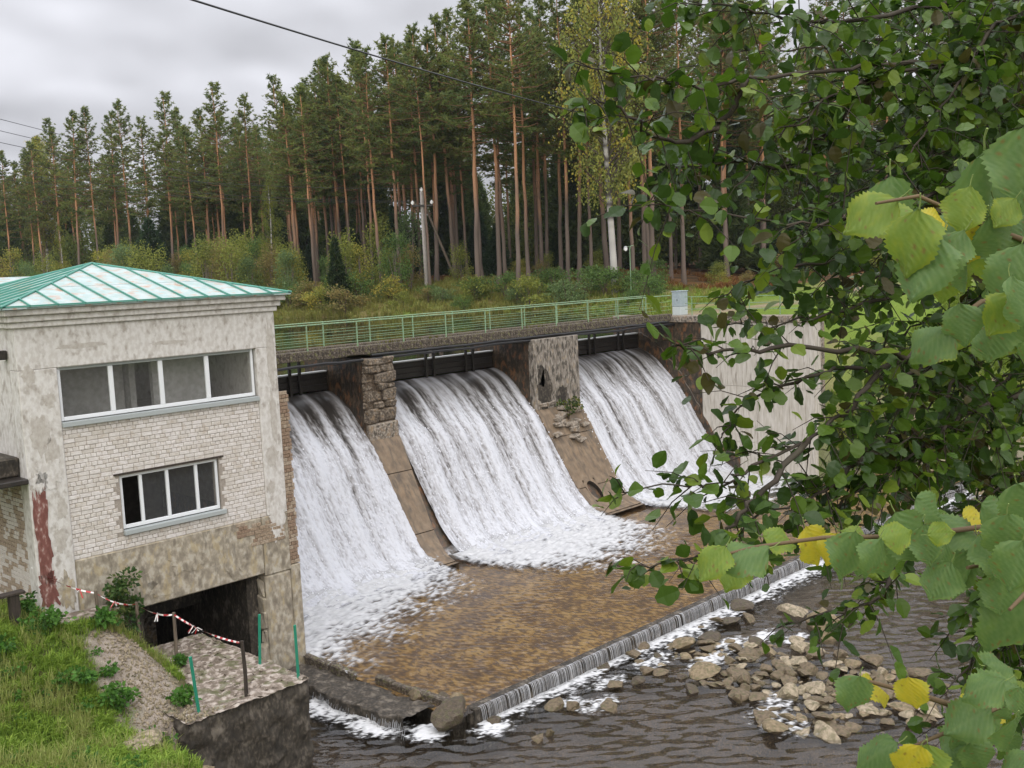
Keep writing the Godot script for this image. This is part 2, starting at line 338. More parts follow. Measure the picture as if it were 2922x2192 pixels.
const STONES_AT := [[19.42,7.18,0.51,1],[19.84,7.48,0.43,3],[20.08,6.19,0.49,3],[21.52,8.58,0.89,0],[21.78,9.24,0.4,2],[21.85,9.67,0.29,2],[22.56,6.93,0.76,0],[22.77,7.6,0.62,1],[23.25,7.64,0.36,0],[26.79,7.95,1.28,2],[25.63,7.2,0.53,1],[26.17,6.52,0.89,3],[25.9,9.53,1.08,0],[24.89,9.22,0.55,2],[23.16,8.68,0.84,1],[23.68,8.98,0.49,0],[22.98,9.62,0.39,1],[23.39,9.97,0.65,2],[22.44,8.55,0.35,1],[22.76,8.15,0.35,2],[24.55,10.03,0.36,2],[24.38,10.64,0.4,1],[23.7,11.07,0.37,2],[23.75,11.38,0.26,1],[21.88,10.89,0.33,2],[21.69,11.17,0.3,2],[21.76,10.27,0.29,2],[22.15,9.65,0.47,1],[20.79,7.63,0.46,1],[21.17,7.26,0.34,2],[20.51,7.27,0.42,1],[20.91,6.74,0.3,1],[18.26,7.82,0.59,1],[17.71,7.2,0.43,1],[21.61,6.83,0.48,3],[21.3,6.23,0.57,1],[21.77,6.19,0.54,1],[23.5,7.17,0.87,3],[21.95,7.56,0.31,1],[22.38,6.7,0.27,1],[20.37,11.4,0.51,0],[21.15,11.57,0.48,2],[20.43,11.68,0.47,0],[19.69,11.58,0.76,0],[20.04,10.98,0.62,1],[20.9,10.31,0.6,1],[21.66,12.63,0.52,2],[22.06,12.51,0.36,2],[25.14,7.0,0.67,3],[24.16,6.47,0.42,1],[24.9,6.57,0.53,1],[23.86,8.45,0.54,3],[20.89,11.31,0.24,2],[23.1,10.87,0.38,1],[22.85,11.21,0.29,1],[20.36,8.79,0.49,3],[20.76,8.18,0.38,3],[21.16,9.81,0.33,1],[21.03,9.49,0.29,1],[22.38,10.27,0.42,1],[22.26,10.12,0.25,1],[22.82,12.61,0.54,1],[21.75,12.68,0.6,2],[21.88,12.99,0.28,2],[22.54,13.26,0.41,1],[23.22,13.12,0.29,1],[23.9,11.96,0.39,2],[24.63,11.36,0.89,1],[24.62,12.73,0.75,1],[23.85,12.54,0.52,1],[24.32,12.17,0.31,0],[22.05,13.47,0.4,2],[24.42,10.64,0.4,1],[26.32,9.25,1.06,0],[17.52,6.79,0.52,1],[17.68,7.26,0.4,1],[15.95,6.3,0.47,3],[15.99,7.63,0.38,1],[16.34,7.71,0.31,1],[15.24,5.59,0.97,3],[15.41,4.25,0.86,1],[15.61,4.77,0.44,3],[15.9,5.13,0.44,0],[15.8,4.18,0.26,1]]


func _ready() -> void:
	rng.seed = 20240917
	na.seed = 11; na.frequency = 0.05; na.fractal_octaves = 4
	nb.seed = 23; nb.frequency = 0.9; nb.fractal_octaves = 3
	nc.seed = 37; nc.frequency = 0.25; nc.fractal_octaves = 3
	nw.seed = 51; nw.frequency = 1.0; nw.fractal_octaves = 2; nw.fractal_gain = 0.35
	# camera
	var cam := Camera3D.new()
	cam.name = "camera"
	cam.fov = 40.76
	cam.near = 0.1
	cam.far = 2000.0
	cam.transform = Transform3D(Basis(Vector3(0.69554, -0.0453, 0.71706), Vector3(0.10924, 0.99308, -0.04323), Vector3(-0.71013, 0.1084, 0.69567)).orthonormalized(), Vector3(0, 10.06, 23))
	add_child(cam)
	# overcast sky, brighter overhead than at the horizon
	var env := Environment.new()
	env.background_mode = Environment.BG_SKY
	var sky := Sky.new()
	var pano := PanoramaSkyMaterial.new()
	pano.panorama = ImageTexture.create_from_image(sky_image())
	sky.sky_material = pano
	env.sky = sky
	env.tonemap_mode = Environment.TONE_MAPPER_LINEAR
	env.tonemap_exposure = 1.4
	env.sdfgi_enabled = true
	env.ssao_enabled = true
	env.ssil_enabled = true
	env.fog_enabled = true
	env.fog_density = 0.00012
	env.fog_light_color = Color(0.80, 0.83, 0.87)
	var we := WorldEnvironment.new()
	we.name = "sky_and_air"
	we.environment = env
	add_child(we)
	var sun := DirectionalLight3D.new()
	sun.name = "sun_behind_cloud"
	sun.light_color = Color(1.0, 0.97, 0.92)
	sun.light_energy = 0.5
	sun.light_angular_distance = 85.0
	sun.shadow_enabled = true
	add_child(sun)
	sun.look_at_from_position(Vector3(-30, 50, 48), Vector3(8, 0, 0))
	materials()
	land()
	dam()
	waters()
	powerhouse()
	left_bank()
	river_stones()
	far_bank()
	forest()
	overhead()
	near_branches()


func sky_image() -> Image:
	var w := 1024
	var h := 512
	var im := Image.create_empty(w, h, false, Image.FORMAT_RGBF)
	var f := FastNoiseLite.new()
	f.seed = 5; f.frequency = 0.85; f.fractal_octaves = 5; f.fractal_gain = 0.5
	f.noise_type = FastNoiseLite.TYPE_SIMPLEX_SMOOTH
	for y in h:
		var el := PI * (0.5 - (y + 0.5) / h)
		for x in w:
			var az := TAU * (x + 0.5) / w
			var d := Vector3(cos(el) * sin(az), sin(el), cos(el) * cos(az))
			var s := maxf(d.y, 0.0)
			var k := 1.0 / (s + 0.16)
			var n := f.get_noise_3d(d.x * k, 3.0, d.z * k * 1.3) * 1.25
			var n2 := f.get_noise_3d(d.x * k * 3.1, 9.0, d.z * k * 3.1) * 0.35
			var l := (0.44 + 1.4 * pow(s, 1.8)) * (1.0 + 0.5 * clampf(n + n2, -0.6, 0.6))
			if d.y < 0.0: l = 0.44
			im.set_pixel(x, y, Color(l * 0.96, l * 0.972, l * 1.045))
	return im


func materials() -> void:
	M.plaster = worn([[0.0, lin(.47, .44, .405)], [0.4, lin(.52, .495, .465)], [0.52, lin(.555, .535, .505)], [0.65, lin(.59, .57, .545)], [1.0, lin(.61, .595, .57)]], Vector3(1.4, 2.4, 1.4),
		[[0.0, lin(.22, .185, .15, .75)], [0.2, lin(.27, .235, .195, .55)], [0.3, lin(.33, .295, .255, .3)], [0.38, lin(.40, .37, .33, .12)], [0.46, lin(.44, .41, .37, 0)], [1.0, lin(.62, .6, .58, 0)]], Vector3(2.6, 3.6, 2.6), 0.9, 0.5, 3, 0.02, 0.016)
	M.beam = worn([[0.0, lin(.20, .17, .13)], [0.4, lin(.28, .245, .19)], [0.55, lin(.34, .30, .235)], [0.7, lin(.41, .37, .30)], [1.0, lin(.46, .43, .37)]], Vector3(2.2, 3.2, 2.2),
		[[0.0, lin(.13, .11, .085, .85)], [0.28, lin(.17, .145, .11, .6)], [0.38, lin(.22, .19, .14, .2)], [0.44, lin(.2, .16, .1, 0)], [0.62, lin(.40, .31, .15, 0)], [0.72, lin(.41, .32, .16, .4)], [1.0, lin(.44, .36, .2, .5)]], Vector3(2.4, 4.8, 2.4), 0.9, 0.7, 5, 0.02, 0.014)
	M.concrete_old = worn([[0.0, lin(.12, .10, .08)], [0.4, lin(.185, .155, .125)], [0.55, lin(.245, .21, .17)], [0.7, lin(.32, .285, .24)], [1.0, lin(.40, .365, .32)]], Vector3(1.3, 1.3, 1.3),
		[[0.0, lin(.03, .026, .02, .95)], [0.3, lin(.05, .043, .032, .8)], [0.38, lin(.08, .065, .045, .35)], [0.43, lin(.1, .08, .05, 0)], [0.62, lin(.26, .17, .08, 0)], [0.72, lin(.27, .17, .08, .45)], [1.0, lin(.3, .2, .1, .6)]], Vector3(1.9, 2.6, 1.9), 0.88, 0.6, 7, 0.02, 0.014)
	M.deck = worn([[0.0, lin(.035, .026, .018)], [0.4, lin(.065, .05, .037)], [0.55, lin(.105, .084, .064)], [0.7, lin(.17, .145, .115)], [1.0, lin(.26, .225, .185)]], Vector3(.9, .9, .9), [[0.0, lin(.02, .016, .012, .9)], [0.34, lin(.035, .028, .02, .7)], [0.44, lin(.06, .05, .03, 0)], [0.66, lin(.12, .13, .03, 0)], [0.74, lin(.13, .14, .035, .6)], [1.0, lin(.15, .15, .04, .7)]], Vector3(1.6, 1.6, 1.6), .9, .8, 113, .02, .016)
	M.rubble_wall = worn([[0.0, lin(.04, .03, .021)], [0.4, lin(.085, .066, .048)], [0.55, lin(.14, .112, .084)], [0.7, lin(.21, .175, .135)], [1.0, lin(.33, .285, .23)]], Vector3(1.1, 1.1, 1.1), [[0.0, lin(.02, .017, .012, .9)], [0.34, lin(.04, .032, .022, .75)], [0.42, lin(.08, .06, .04, 0)], [0.66, lin(.22, .14, .06, 0)], [0.74, lin(.24, .15, .07, .55)], [1.0, lin(.26, .17, .08, .6)]], Vector3(1.5, 1.9, 1.5), .9, 1.0, 117, .018, .014)
	M.pier_face = worn([[0.0, lin(.12, .102, .082)], [0.45, lin(.20, .175, .145)], [0.6, lin(.27, .24, .205)], [1.0, lin(.38, .35, .31)]], Vector3(1.0, 2.6, 1.0), [[0.0, lin(.02, .018, .014, .92)], [0.3, lin(.04, .034, .025, .8)], [0.38, lin(.09, .076, .058, .4)], [0.46, lin(.1, .08, .05, 0)], [0.66, lin(.36, .27, .15, 0)], [0.74, lin(.36, .27, .15, .4)], [1.0, lin(.36, .27, .15, .5)]], Vector3(1.6, 4.2, 1.6), 0.88, 1.6, 107, 0.014, 0.012)
	M.tail = worn([[0.0, lin(.075, .055, .036)], [0.4, lin(.125, .09, .057)], [0.6, lin(.175, .125, .078)], [1.0, lin(.24, .18, .12)]], Vector3(2.4, 2.4, 2.4), [[0.0, lin(.055, .042, .03, .8)], [0.32, lin(.08, .06, .042, .6)], [0.42, lin(.1, .08, .05, 0)], [0.64, lin(.22, .14, .075, 0)], [0.74, lin(.22, .14, .075, .35)], [1.0, lin(.25, .17, .09, .5)]], Vector3(1.2, 3.0, 3.0), 0.6, 1.0, 109)
	M.concrete_wet_shaded = worn([[0.0, lin(.02, .015, .011)], [0.45, lin(.045, .032, .02)], [0.6, lin(.075, .052, .031)], [1.0, lin(.13, .09, .055)]], Vector3(2.2, 3.0, 2.2),
		[[0.0, lin(.02, .017, .012, .9)], [0.38, lin(.03, .025, .016, .8)], [0.46, lin(.05, .04, .03, 0)], [0.64, lin(.17, .075, .03, 0)], [0.72, lin(.18, .08, .03, .65)], [1.0, lin(.2, .1, .05, .7)]], Vector3(1.8, 3.4, 1.8), 0.45, 1.2, 9)  # wet mossy concrete, darkened further to carry the shade under the deck
	M.concrete_pale = worn([[0.0, lin(.37, .335, .285)], [0.45, lin(.44, .41, .355)], [0.6, lin(.49, .46, .41)], [1.0, lin(.53, .505, .46)]], Vector3(1.2, 7.0, 1.2),
		[[0.0, lin(.14, .12, .095, .8)], [0.28, lin(.18, .155, .12, .55)], [0.38, lin(.27, .235, .185, .15)], [0.44, lin(.4, .36, .3, 0)], [1.0, lin(.5, .46, .4, 0)]], Vector3(0.8, 9.0, 0.8), 0.85, 0.7, 13)
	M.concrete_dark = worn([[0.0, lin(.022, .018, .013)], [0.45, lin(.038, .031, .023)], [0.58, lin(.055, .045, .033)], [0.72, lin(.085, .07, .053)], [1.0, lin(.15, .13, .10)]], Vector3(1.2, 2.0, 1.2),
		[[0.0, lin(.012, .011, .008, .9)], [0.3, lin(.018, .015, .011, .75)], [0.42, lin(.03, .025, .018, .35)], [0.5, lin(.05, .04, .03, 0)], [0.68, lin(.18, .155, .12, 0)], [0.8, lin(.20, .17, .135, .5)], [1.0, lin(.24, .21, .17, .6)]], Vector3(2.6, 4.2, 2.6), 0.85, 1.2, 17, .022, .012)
	M.ledge = worn([[0.0, lin(.09, .07, .05)], [0.42, lin(.17, .135, .105)], [0.55, lin(.30, .25, .21)], [0.7, lin(.42, .37, .32)], [1.0, lin(.5, .45, .4)]], Vector3(1.9, 1.9, 1.9),
		[[0.0, lin(.06, .07, .02, .8)], [0.36, lin(.08, .09, .025, .7)], [0.44, lin(.1, .08, .05, 0)], [1.0, lin(.1, .08, .05, 0)]], Vector3(2.6, 2.6, 2.6), 0.92, 3.0, 19)
	M.dirt = worn([[0.0, lin(.035, .024, .015)], [0.5, lin(.085, .06, .038)], [1.0, lin(.17, .125, .085)]], Vector3(0.8, 0.8, 0.8), [], Vector3.ONE, 0.95, 3.0, 21)
	M.brick_stone = []
	for k in 4:
		var tone: Color = [Color(.60, .57, .54), Color(.64, .61, .585), Color(.575, .54, .50), Color(.65, .62, .60)][k]
		M.brick_stone.append(worn([[0.0, lin(tone.r * .82, tone.g * .80, tone.b * .77)], [0.45, lin(tone.r * .93, tone.g * .92, tone.b * .91)], [1.0, lin(tone.r * 1.05, tone.g * 1.05, tone.b * 1.05)]], Vector3(.9, .7, .9), [[0.0, lin(.36, .28, .20, .5)], [0.26, lin(.38, .30, .22, .35)], [0.34, lin(.4, .3, .2, 0)], [1.0, lin(.4, .3, .2, 0)]], Vector3(1.3, 1.1, 1.3), 0.88, 0.35, 31 + k))
	M.mortar = worn([[0.0, lin(.26, .225, .19)], [1.0, lin(.36, .32, .28)]], Vector3(.6, .6, .6), [], Vector3.ONE, 0.95, 0.6, 41)
	M.brick_old = []
	for k in 3:
		var t2: Color = [Color(.34, .265, .185), Color(.40, .33, .245), Color(.29, .21, .145)][k]
		M.brick_old.append(worn([[0.0, lin(t2.r * .55, t2.g * .5, t2.b * .5)], [1.0, lin(t2.r * 1.2, t2.g * 1.2, t2.b * 1.2)]], Vector3(.5, .5, .5), [], Vector3.ONE, 0.9, 1.0, 45 + k))
	M.plaster_dirty = worn([[0.0, lin(.36, .325, .285)], [0.5, lin(.43, .40, .36)], [1.0, lin(.51, .485, .45)]], Vector3(.8, 1.2, .8), [], Vector3.ONE, .92, .5, 121)
	M.red_coat = worn([[0.0, lin(.12, .045, .036)], [0.5, lin(.18, .07, .056)], [0.66, lin(.25, .13, .11)], [0.8, lin(.38, .29, .26)], [1.0, lin(.5, .44, .40)]], Vector3(.9, 1.8, .9), [], Vector3.ONE, 0.9, 0.5, 51)
	M.roof_sheet = worn([[0.0, lin(.25, .36, .335)], [0.45, lin(.31, .405, .39)], [0.6, lin(.365, .445, .435)], [1.0, lin(.42, .475, .48)]], Vector3(2.6, 2.6, 2.6),
		[[0.0, lin(.33, .16, .09, .9)], [0.24, lin(.38, .22, .14, .8)], [0.32, lin(.46, .33, .25, .5)], [0.40, lin(.5, .42, .36, 0)], [1.0, lin(.5, .4, .3, 0)]], Vector3(2.9, 2.9, 1.6), 0.5, 0.1, 55, 0.012, 0.011)
	M.roof_seam = plain(Color(.07, .25, .195), 0.5)
	M.white_frame = plain(Color(.70, .72, .74), 0.35)
	M.sill = plain(Color(.34, .37, .37), 0.45)
	M.glass = plain(Color(.5, .52, .52), 0.03)
	M.glass.transparency = BaseMaterial3D.TRANSPARENCY_ALPHA
	M.glass.albedo_color.a = 0.06
	M.room = worn([[0.0, lin(.20, .20, .185)], [1.0, lin(.36, .36, .34)]], Vector3(1.5, 1.5, 1.5), [], Vector3.ONE, 0.95, 0.0, 57)
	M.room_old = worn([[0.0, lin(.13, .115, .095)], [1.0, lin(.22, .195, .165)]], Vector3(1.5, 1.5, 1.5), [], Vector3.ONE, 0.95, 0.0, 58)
	M.wood = worn([[0.0, lin(.06, .045, .032)], [0.5, lin(.13, .10, .072)], [1.0, lin(.22, .18, .14)]], Vector3(.25, 2.5, .25), [], Vector3.ONE, 0.9, 0.6, 61)
	M.wood_dark = worn([[0.0, lin(.018, .013, .01)], [1.0, lin(.06, .045, .033)]], Vector3(.3, 2.0, .3), [], Vector3.ONE, 0.85, 0.5, 63)
	M.rail_green = worn([[0.0, lin(.12, .23, .12)], [0.5, lin(.18, .30, .17)], [1.0, lin(.25, .37, .24)]], Vector3(.7, .7, .7), [[0.0, lin(.22, .12, .06, .9)], [0.3, lin(.25, .14, .07, .8)], [0.34, lin(.2, .2, .1, 0)], [1.0, lin(.2, .2, .1, 0)]], Vector3(.5, .5, .5), 0.55, 0.0, 65)
	M.post_green = plain(Color(.015, .24, .15), 0.5)
	M.black_pipe = plain(Color(.014, .014, .015), 0.4)
	M.iron = worn([[0.0, lin(.008, .007, .006)], [1.0, lin(.04, .03, .022)]], Vector3(.4, .8, .4), [], Vector3.ONE, 0.5, 0.3, 67)
	M.steel_pale = plain(Color(.50, .52, .52), 0.5)
	M.cabinet = worn([[0.0, lin(.25, .31, .34)], [1.0, lin(.36, .42, .44)]], Vector3(1, 1, 1), [], Vector3.ONE, 0.5, 0.0, 69)
	M.cabinet_low = plain(Color(.47, .52, .52), 0.5)
	M.pole = worn([[0.0, lin(.30, .275, .245)], [1.0, lin(.46, .43, .40)]], Vector3(1, 3, 1), [], Vector3.ONE, 0.9, 0.0, 71)
	M.porcelain = plain(Color(.75, .75, .73), 0.25)
	M.red = plain(Color(.42, .03, .035), 0.5)
	M.white = plain(Color(.72, .70, .68), 0.5)
	M.leaf = tinted(0.5, 0.3, Color(.8, .8, .8).linear_to_srgb())
	M.leaf_far = tinted(0.6, 0.3, Color(1, 1, 1).linear_to_srgb())
	M.needles = tinted(0.65, 0.25, Color(1, 1, 1))
	M.bark = tinted(0.9, 0.3)
	M.grass = tinted(0.6, 0.3, Color(.7, .7, .7).linear_to_srgb())
	M.foam = tinted(0.5, 0.4)
	M.foam_lace = tinted(0.55, 0.3)
	M.foam_lace.transparency = BaseMaterial3D.TRANSPARENCY_ALPHA
	M.falls = tinted(0.34, 0.4)
	M.falls.transparency = BaseMaterial3D.TRANSPARENCY_ALPHA
	M.ground = tinted(0.95, 0.2)
	M.ground.heightmap_enabled = true
	M.ground.heightmap_texture = noise_tex(0.04, [], 77)
	M.ground.heightmap_scale = 4.0
	M.ground.uv1_triplanar = true
	M.ground.uv1_world_triplanar = true
	M.ground.uv1_scale = Vector3(.9, .9, .9)
	var pebble := noise_tex(0.06, [[0.0, Color(.62, .62, .62)], [0.5, Color(.95, .95, .95)], [1.0, Color(1, 1, 1)]], 79)
	M.ground.albedo_texture = pebble
	M.stone = []
	for k in 4:
		var t3: Color = [Color(.20, .15, .09), Color(.125, .092, .056), Color(.29, .235, .165), Color(.07, .052, .034)][k]
		var sm := worn([[0.0, lin(t3.r * .4, t3.g * .4, t3.b * .36)], [0.45, lin(t3.r * .85, t3.g * .85, t3.b * .8)], [0.65, lin(t3.r * 1.1, t3.g * 1.1, t3.b * 1.1)], [1.0, lin(t3.r * 1.4, t3.g * 1.4, t3.b * 1.4)]], Vector3(.8, .8, .8), [[0.0, lin(.05, .055, .015, .8)], [0.34, lin(.06, .06, .02, .6)], [0.42, lin(.1, .1, .03, 0)], [1.0, lin(.1, .1, .03, 0)]], Vector3(.9, .9, .9), 0.75, 1.2, 81 + k)
		M.stone.append(sm)
	M.water = plain(Color(.012, .009, .005), 0.04, 0.0, .42)
	M.water.transparency = BaseMaterial3D.TRANSPARENCY_ALPHA
	M.water.albedo_color.a = 0.22
	M.water_apron = plain(Color(.08, .045, .015), 0.05, 0.0, .33)
	M.water_apron.transparency = BaseMaterial3D.TRANSPARENCY_ALPHA
	M.water_apron.albedo_color.a = 0.12
	M.water_deep = plain(Color(.016, .016, .009), 0.04)
	M.bed = worn([[0.0, lin(.008, .005, .003)], [0.4, lin(.016, .010, .005)], [0.6, lin(.036, .022, .010)], [1.0, lin(.09, .058, .028)]], Vector3(3.2, 3.2, 3.2), [[0.0, lin(.012, .008, .005, .9)], [0.38, lin(.02, .013, .008, .7)], [0.46, lin(.05, .03, .02, 0)], [0.6, lin(.24, .16, .07, 0)], [0.7, lin(.24, .16, .07, .6)], [1.0, lin(.26, .18, .08, .7)]], Vector3(.7, .7, .7), 0.8, 3.0, 91, 0.02, 0.03)
	M.apron_bed = worn([[0.0, lin(.05, .026, .008)], [0.3, lin(.095, .05, .012)], [0.5, lin(.155, .085, .018)], [0.66, lin(.21, .122, .03)], [1.0, lin(.26, .17, .06)]], Vector3(7, 7, 7), [[0.0, lin(.03, .017, .009, .9)], [0.38, lin(.04, .022, .012, .75)], [0.47, lin(.1, .06, .02, 0)], [0.62, lin(.3, .2, .08, 0)], [0.7, lin(.30, .205, .09, .5)], [1.0, lin(.3, .2, .1, .6)]], Vector3(1.6, 1.6, 3.0), 0.7, 0.0, 95, 0.010, 0.016)


func land() -> void:
	# one sheet from the near bank to beyond the forest
	var xs := steps(-260, -20, 12) + steps(-16, 4, 4) + steps(6, 40, 2) + [42.15, 42.25] + steps(43.0, 100, 1.1) + steps(102, 140, 3) + steps(150, 420, 15)
	var zs := steps(-460, -190, 15) + steps(-182, -92, 4) + steps(-90, 10, 1.1) + steps(12, 60, 4) + steps(70, 160, 15)
	var green := Color(.14, .18, .035)
	var lawn := Color(.16, .24, .04)
	var dry := Color(.22, .18, .075)
	var litter := Color(.105, .07, .04)
	var rust := Color(.23, .115, .05)
	var sand := Color(.34, .26, .185)
	var earth := Color(.12, .09, .055)
	var stony := Color(.25, .21, .165)
	var tint := func(x: float, z: float, p: Vector3) -> Color:
		var n := na.get_noise_2d(x * 4.0, z * 4.0)
		var n2 := nc.get_noise_2d(x * 1.7 + 90.0, z * 1.7)
		var c := green
		if z < -9.5 or x > 42.0:
			var d := x - shore_x(z)
			var s := smoothstep(-40.0, -27.0, z)
			c = dry.lerp(green, clampf(0.5 + n * 1.6 + n2 * 0.5, 0.0, 1.0)).lerp(lawn.lerp(green, clampf(n2 + 0.2, 0.0, 1.0)), s)
			var wood := smoothstep(10.0, 16.0, d + n * 5.0) * (1.0 - smoothstep(-34.0, -24.0, z))
			wood = maxf(wood, smoothstep(72.0, 78.0, x + n * 6.0) * smoothstep(-42.0, -28.0, z))
			c = c.lerp(litter.lerp(rust, clampf(n2 * 1.6 + 0.2, 0.0, 1.0)), wood)
			if s > 0.3 and x < 78.0:
				var bare := smoothstep(0.16, 0.34, nc.get_noise_2d(x * 0.45 + 300.0, z * 0.45) + 0.16 * exp(-pow((x - 70.0) / 5.0, 2.0)))
				c = c.lerp(sand.lerp(dry, 0.4), bare * s * (1.0 - wood) * 0.7)
				var path := exp(-pow((z + 6.8 + (x - 44.0) * 0.06 + n * 0.6) / 0.9, 4.0)) * smoothstep(41.0, 43.0, x)
				c = c.lerp(sand, path)
			if x > 42.0 and z > -2.0:
				var rocky := smoothstep(1.0, -0.2, (p.y - 1.5) * 0.35 + n2)
				c = c.lerp(stony, rocky * smoothstep(-1.0, 2.0, z))
		elif x < 12.0:
			c = green.lerp(dry, clampf(n + 0.1, 0.0, 0.7))
		else:
			c = earth
		return c * (0.86 + 0.3 * clampf(n2 + 0.5, 0.0, 1.0))
	setting("ground", sheet(xs, zs, func(x: float, z: float) -> Vector3:
		var y := terrain(x, z)
		if x > 4.0 and x < 13.0 and z > -3.0 and z < 12.0: y -= 0.35
		return Vector3(x, y, z), tint), M.ground)
	# the grassy bank in front of the powerhouse, finer
	setting("near_bank", sheet(steps(2.0, 11.9, 0.14), steps(-3.5, 11.5, 0.14), func(x: float, z: float) -> Vector3:
		var y := terrain(x, z) + nb.get_noise_2d(x, z) * 0.07 + nb.get_noise_2d(x * 4.0, z * 4.0) * 0.025
		if x < 3.0 or z > 11.0 or z < -3.2: y -= 0.5
		return Vector3(x, y, z), func(x: float, z: float, _p: Vector3) -> Color:
			var n := nb.get_noise_2d(x * 0.7, z * 0.7)
			var n2 := nb.get_noise_2d(x * 5.0 + 40.0, z * 5.0)
			var c := Color(.085, .125, .03).lerp(Color(.12, .095, .05), clampf(0.35 + n, 0.0, 1.0))
			var path := smoothstep(1.15, 0.55, absf(x - 9.35 + (z - 2.6) * 0.06 + n * 0.5)) * smoothstep(0.7, 1.5, z) * smoothstep(5.0, 4.3, z)
			c = c.lerp(Color(.40, .345, .29).lerp(Color(.22, .18, .14), clampf(n2 + 0.3, 0.0, 1.0)), path)
			return c), M.ground)


func dam() -> void:
	# footbridge over the bays: weathered slab with curbs
	var br := base("footbridge", Vector3(28.7, 7.0, -7.7), "narrow weathered concrete footbridge crossing above the three falls", "footbridge")
	var inv := Transform3D(Basis(), -br.position)
	var m := MB.new()
	# front edge beam with an eroded lower lip
	var xs := steps(14.9, 42.0, 0.35)
	for k in xs.size() - 1:
		var a: float = xs[k]
		var b: float = xs[k + 1]
		var lip: float = 7.30 + nb.get_noise_2d(a * 0.8, 1.0) * 0.05
		var z: float = -6.88 + nb.get_noise_2d(a * 1.1, 7.0) * 0.015
		m.bevel(Vector3(a, lip, -7.25), Vector3(b - 0.002, 7.63 + nb.get_noise_2d(a, 3.0) * 0.012, z), 0.02)
	put("edge_beam", m.mesh(), M.deck, br, inv)
	m = MB.new()
	m.box(Vector3(14.9, 7.28, -8.35), Vector3(42.0, 7.5, -7.252))
	put("deck_slab", m.mesh(), M.concrete_old, br, inv)
	m = MB.new()
	m.bevel(Vector3(14.9, 7.2, -8.7), Vector3(42.0, 7.62, -8.352), 0.03)
	put("edge_beam", m.mesh(), M.deck, br, inv)
	# moss and grass lumps on the curb
	m = MB.new()
	for k in 260:
		var x := rng.randf_range(15.5, 41.8)
		if nc.get_noise_2d(x * 0.8, 5.0) < -0.1: continue
		var c := Vector3(x, 7.635, -6.93 - rng.randf() * 0.2)
		m.col = Color(.16, .17, .03).lerp(Color(.10, .075, .035), rng.randf())
		for j in 5:
			var t := Vector3(rng.randf_range(-.05, .05), rng.randf_range(.03, .13), rng.randf_range(-.03, .05))
			var s := Vector3(rng.randf_range(-.02, .02), 0, rng.randf_range(-.02, .02))
			m.tri(c - s, c + s + Vector3(.012, 0, 0), c + t)
	tag(put("curb_moss", m.mesh(), M.grass, br, inv), "", "", "", "stuff")
	# pipes along the front edge
	m = MB.new()
	var p1 := []
	var r1 := []
	for x in steps(15.2, 42.0, 0.6):
		p1.append(Vector3(x, 7.13 + sin(x * 1.3) * 0.02 + nb.get_noise_2d(x, 12.0) * 0.03, -6.80))
		r1.append(0.055)
	m.tube(p1, r1, 7)
	var p2 := []
	for x in steps(23.2, 41.5, 0.6): p2.append(Vector3(x, 7.25 + nb.get_noise_2d(x, 19.0) * 0.04, -6.81))
	m.tube(p2, r1.slice(0, p2.size()), 7)
	tag(put("drain_hose", m.mesh(), M.black_pipe), "black hoses slung along the front edge of the footbridge", "hose")
	# railings
	for side in 2:
		var z0: float = -6.97 if side == 0 else -8.5
		var rl := base("bridge_railing", Vector3(30.0, 7.62, z0), ["green pipe railing along the near side of the footbridge", "green pipe railing along the far side of the footbridge"][side], "railing", "footbridge railings")
		var x0: float = (14.12 if side == 0 else 15.9)
		var post := MB.new()
		post.tube([Vector3(0, -0.05, 0), Vector3(0, 0.9, 0)], [0.028, 0.028], 8)
		var pm := post.mesh()
		for k in 14:
			var x: float = x0 + 2.155 * k
			if x < 15.0 or x > 42.1: continue
			put("post", pm, M.rail_green, rl, Transform3D(Basis(Vector3(0, 0, 1), rng.randf_range(-.008, .008)), Vector3(x - 30.0, 0, 0)))
		for h in [[0.9, 0.024], [0.6, 0.009], [0.38, 0.009], [0.2, 0.009]]:
			var bar := MB.new()
			var pts := []
			var rad := []
			for x in steps(15.0, 42.0, 1.08):
				pts.append(Vector3(x - 30.0, h[0] + nb.get_noise_2d(x * 0.6, h[0] * 30.0 + side * 50) * 0.012, 0))
				rad.append(h[1])
			bar.tube(pts, rad, 7)
			put("rail", bar.mesh(), M.rail_green, rl)
	# piers
	pier(22.8, 24.15, 22.78, 23.42, "rough stone pier with eroded upper courses between first and second fall", 1)
	pier(31.6, 34.5, 31.7, 34.1, "broad pale concrete pier between second and third fall", 2)
	# training wall on the right: its left face looks towards the camera
	var tw := base("training_wall", Vector3(42.25, 0, -4.0), "tall pale board-marked concrete wall right of the third fall", "retaining wall")
	var ti := Transform3D(Basis(), -tw.position)
	m = MB.new()
	m.box(Vector3(42.0, -1.3, -10.6), Vector3(44.6, 7.2, -5.25))
	put("wet_panel", m.mesh(), M.concrete_wet_shaded, tw, ti)
	# pale panels, poured in lifts with a joint between
	var lifts := [[-1.3, 1.55], [1.56, 4.2], [4.21, 7.2]]
	for lf in lifts:
		for zz in [[-5.245, -2.25], [-2.245, 0.7]]:
			m = MB.new()
			m.bevel(Vector3(41.985, lf[0], zz[0]), Vector3(42.55, lf[1], zz[1]), 0.012)
			put("panel", m.mesh(), M.concrete_pale, tw, ti)
	# board marks: shallow vertical fillets
	m = MB.new()
	for k in 34:
		if k % 3 == 1: continue
		var z := -5.2 + k * 0.172 + rng.randf_range(-.02, .02)
		for lf in lifts:
			if rng.randf() < 0.8: m.box(Vector3(41.978, lf[0] + 0.03, z), Vector3(41.986, lf[1] - 0.03, z + rng.randf_range(.012, .03)))
	put("board_marks", m.mesh(), M.concrete_pale, tw, ti)
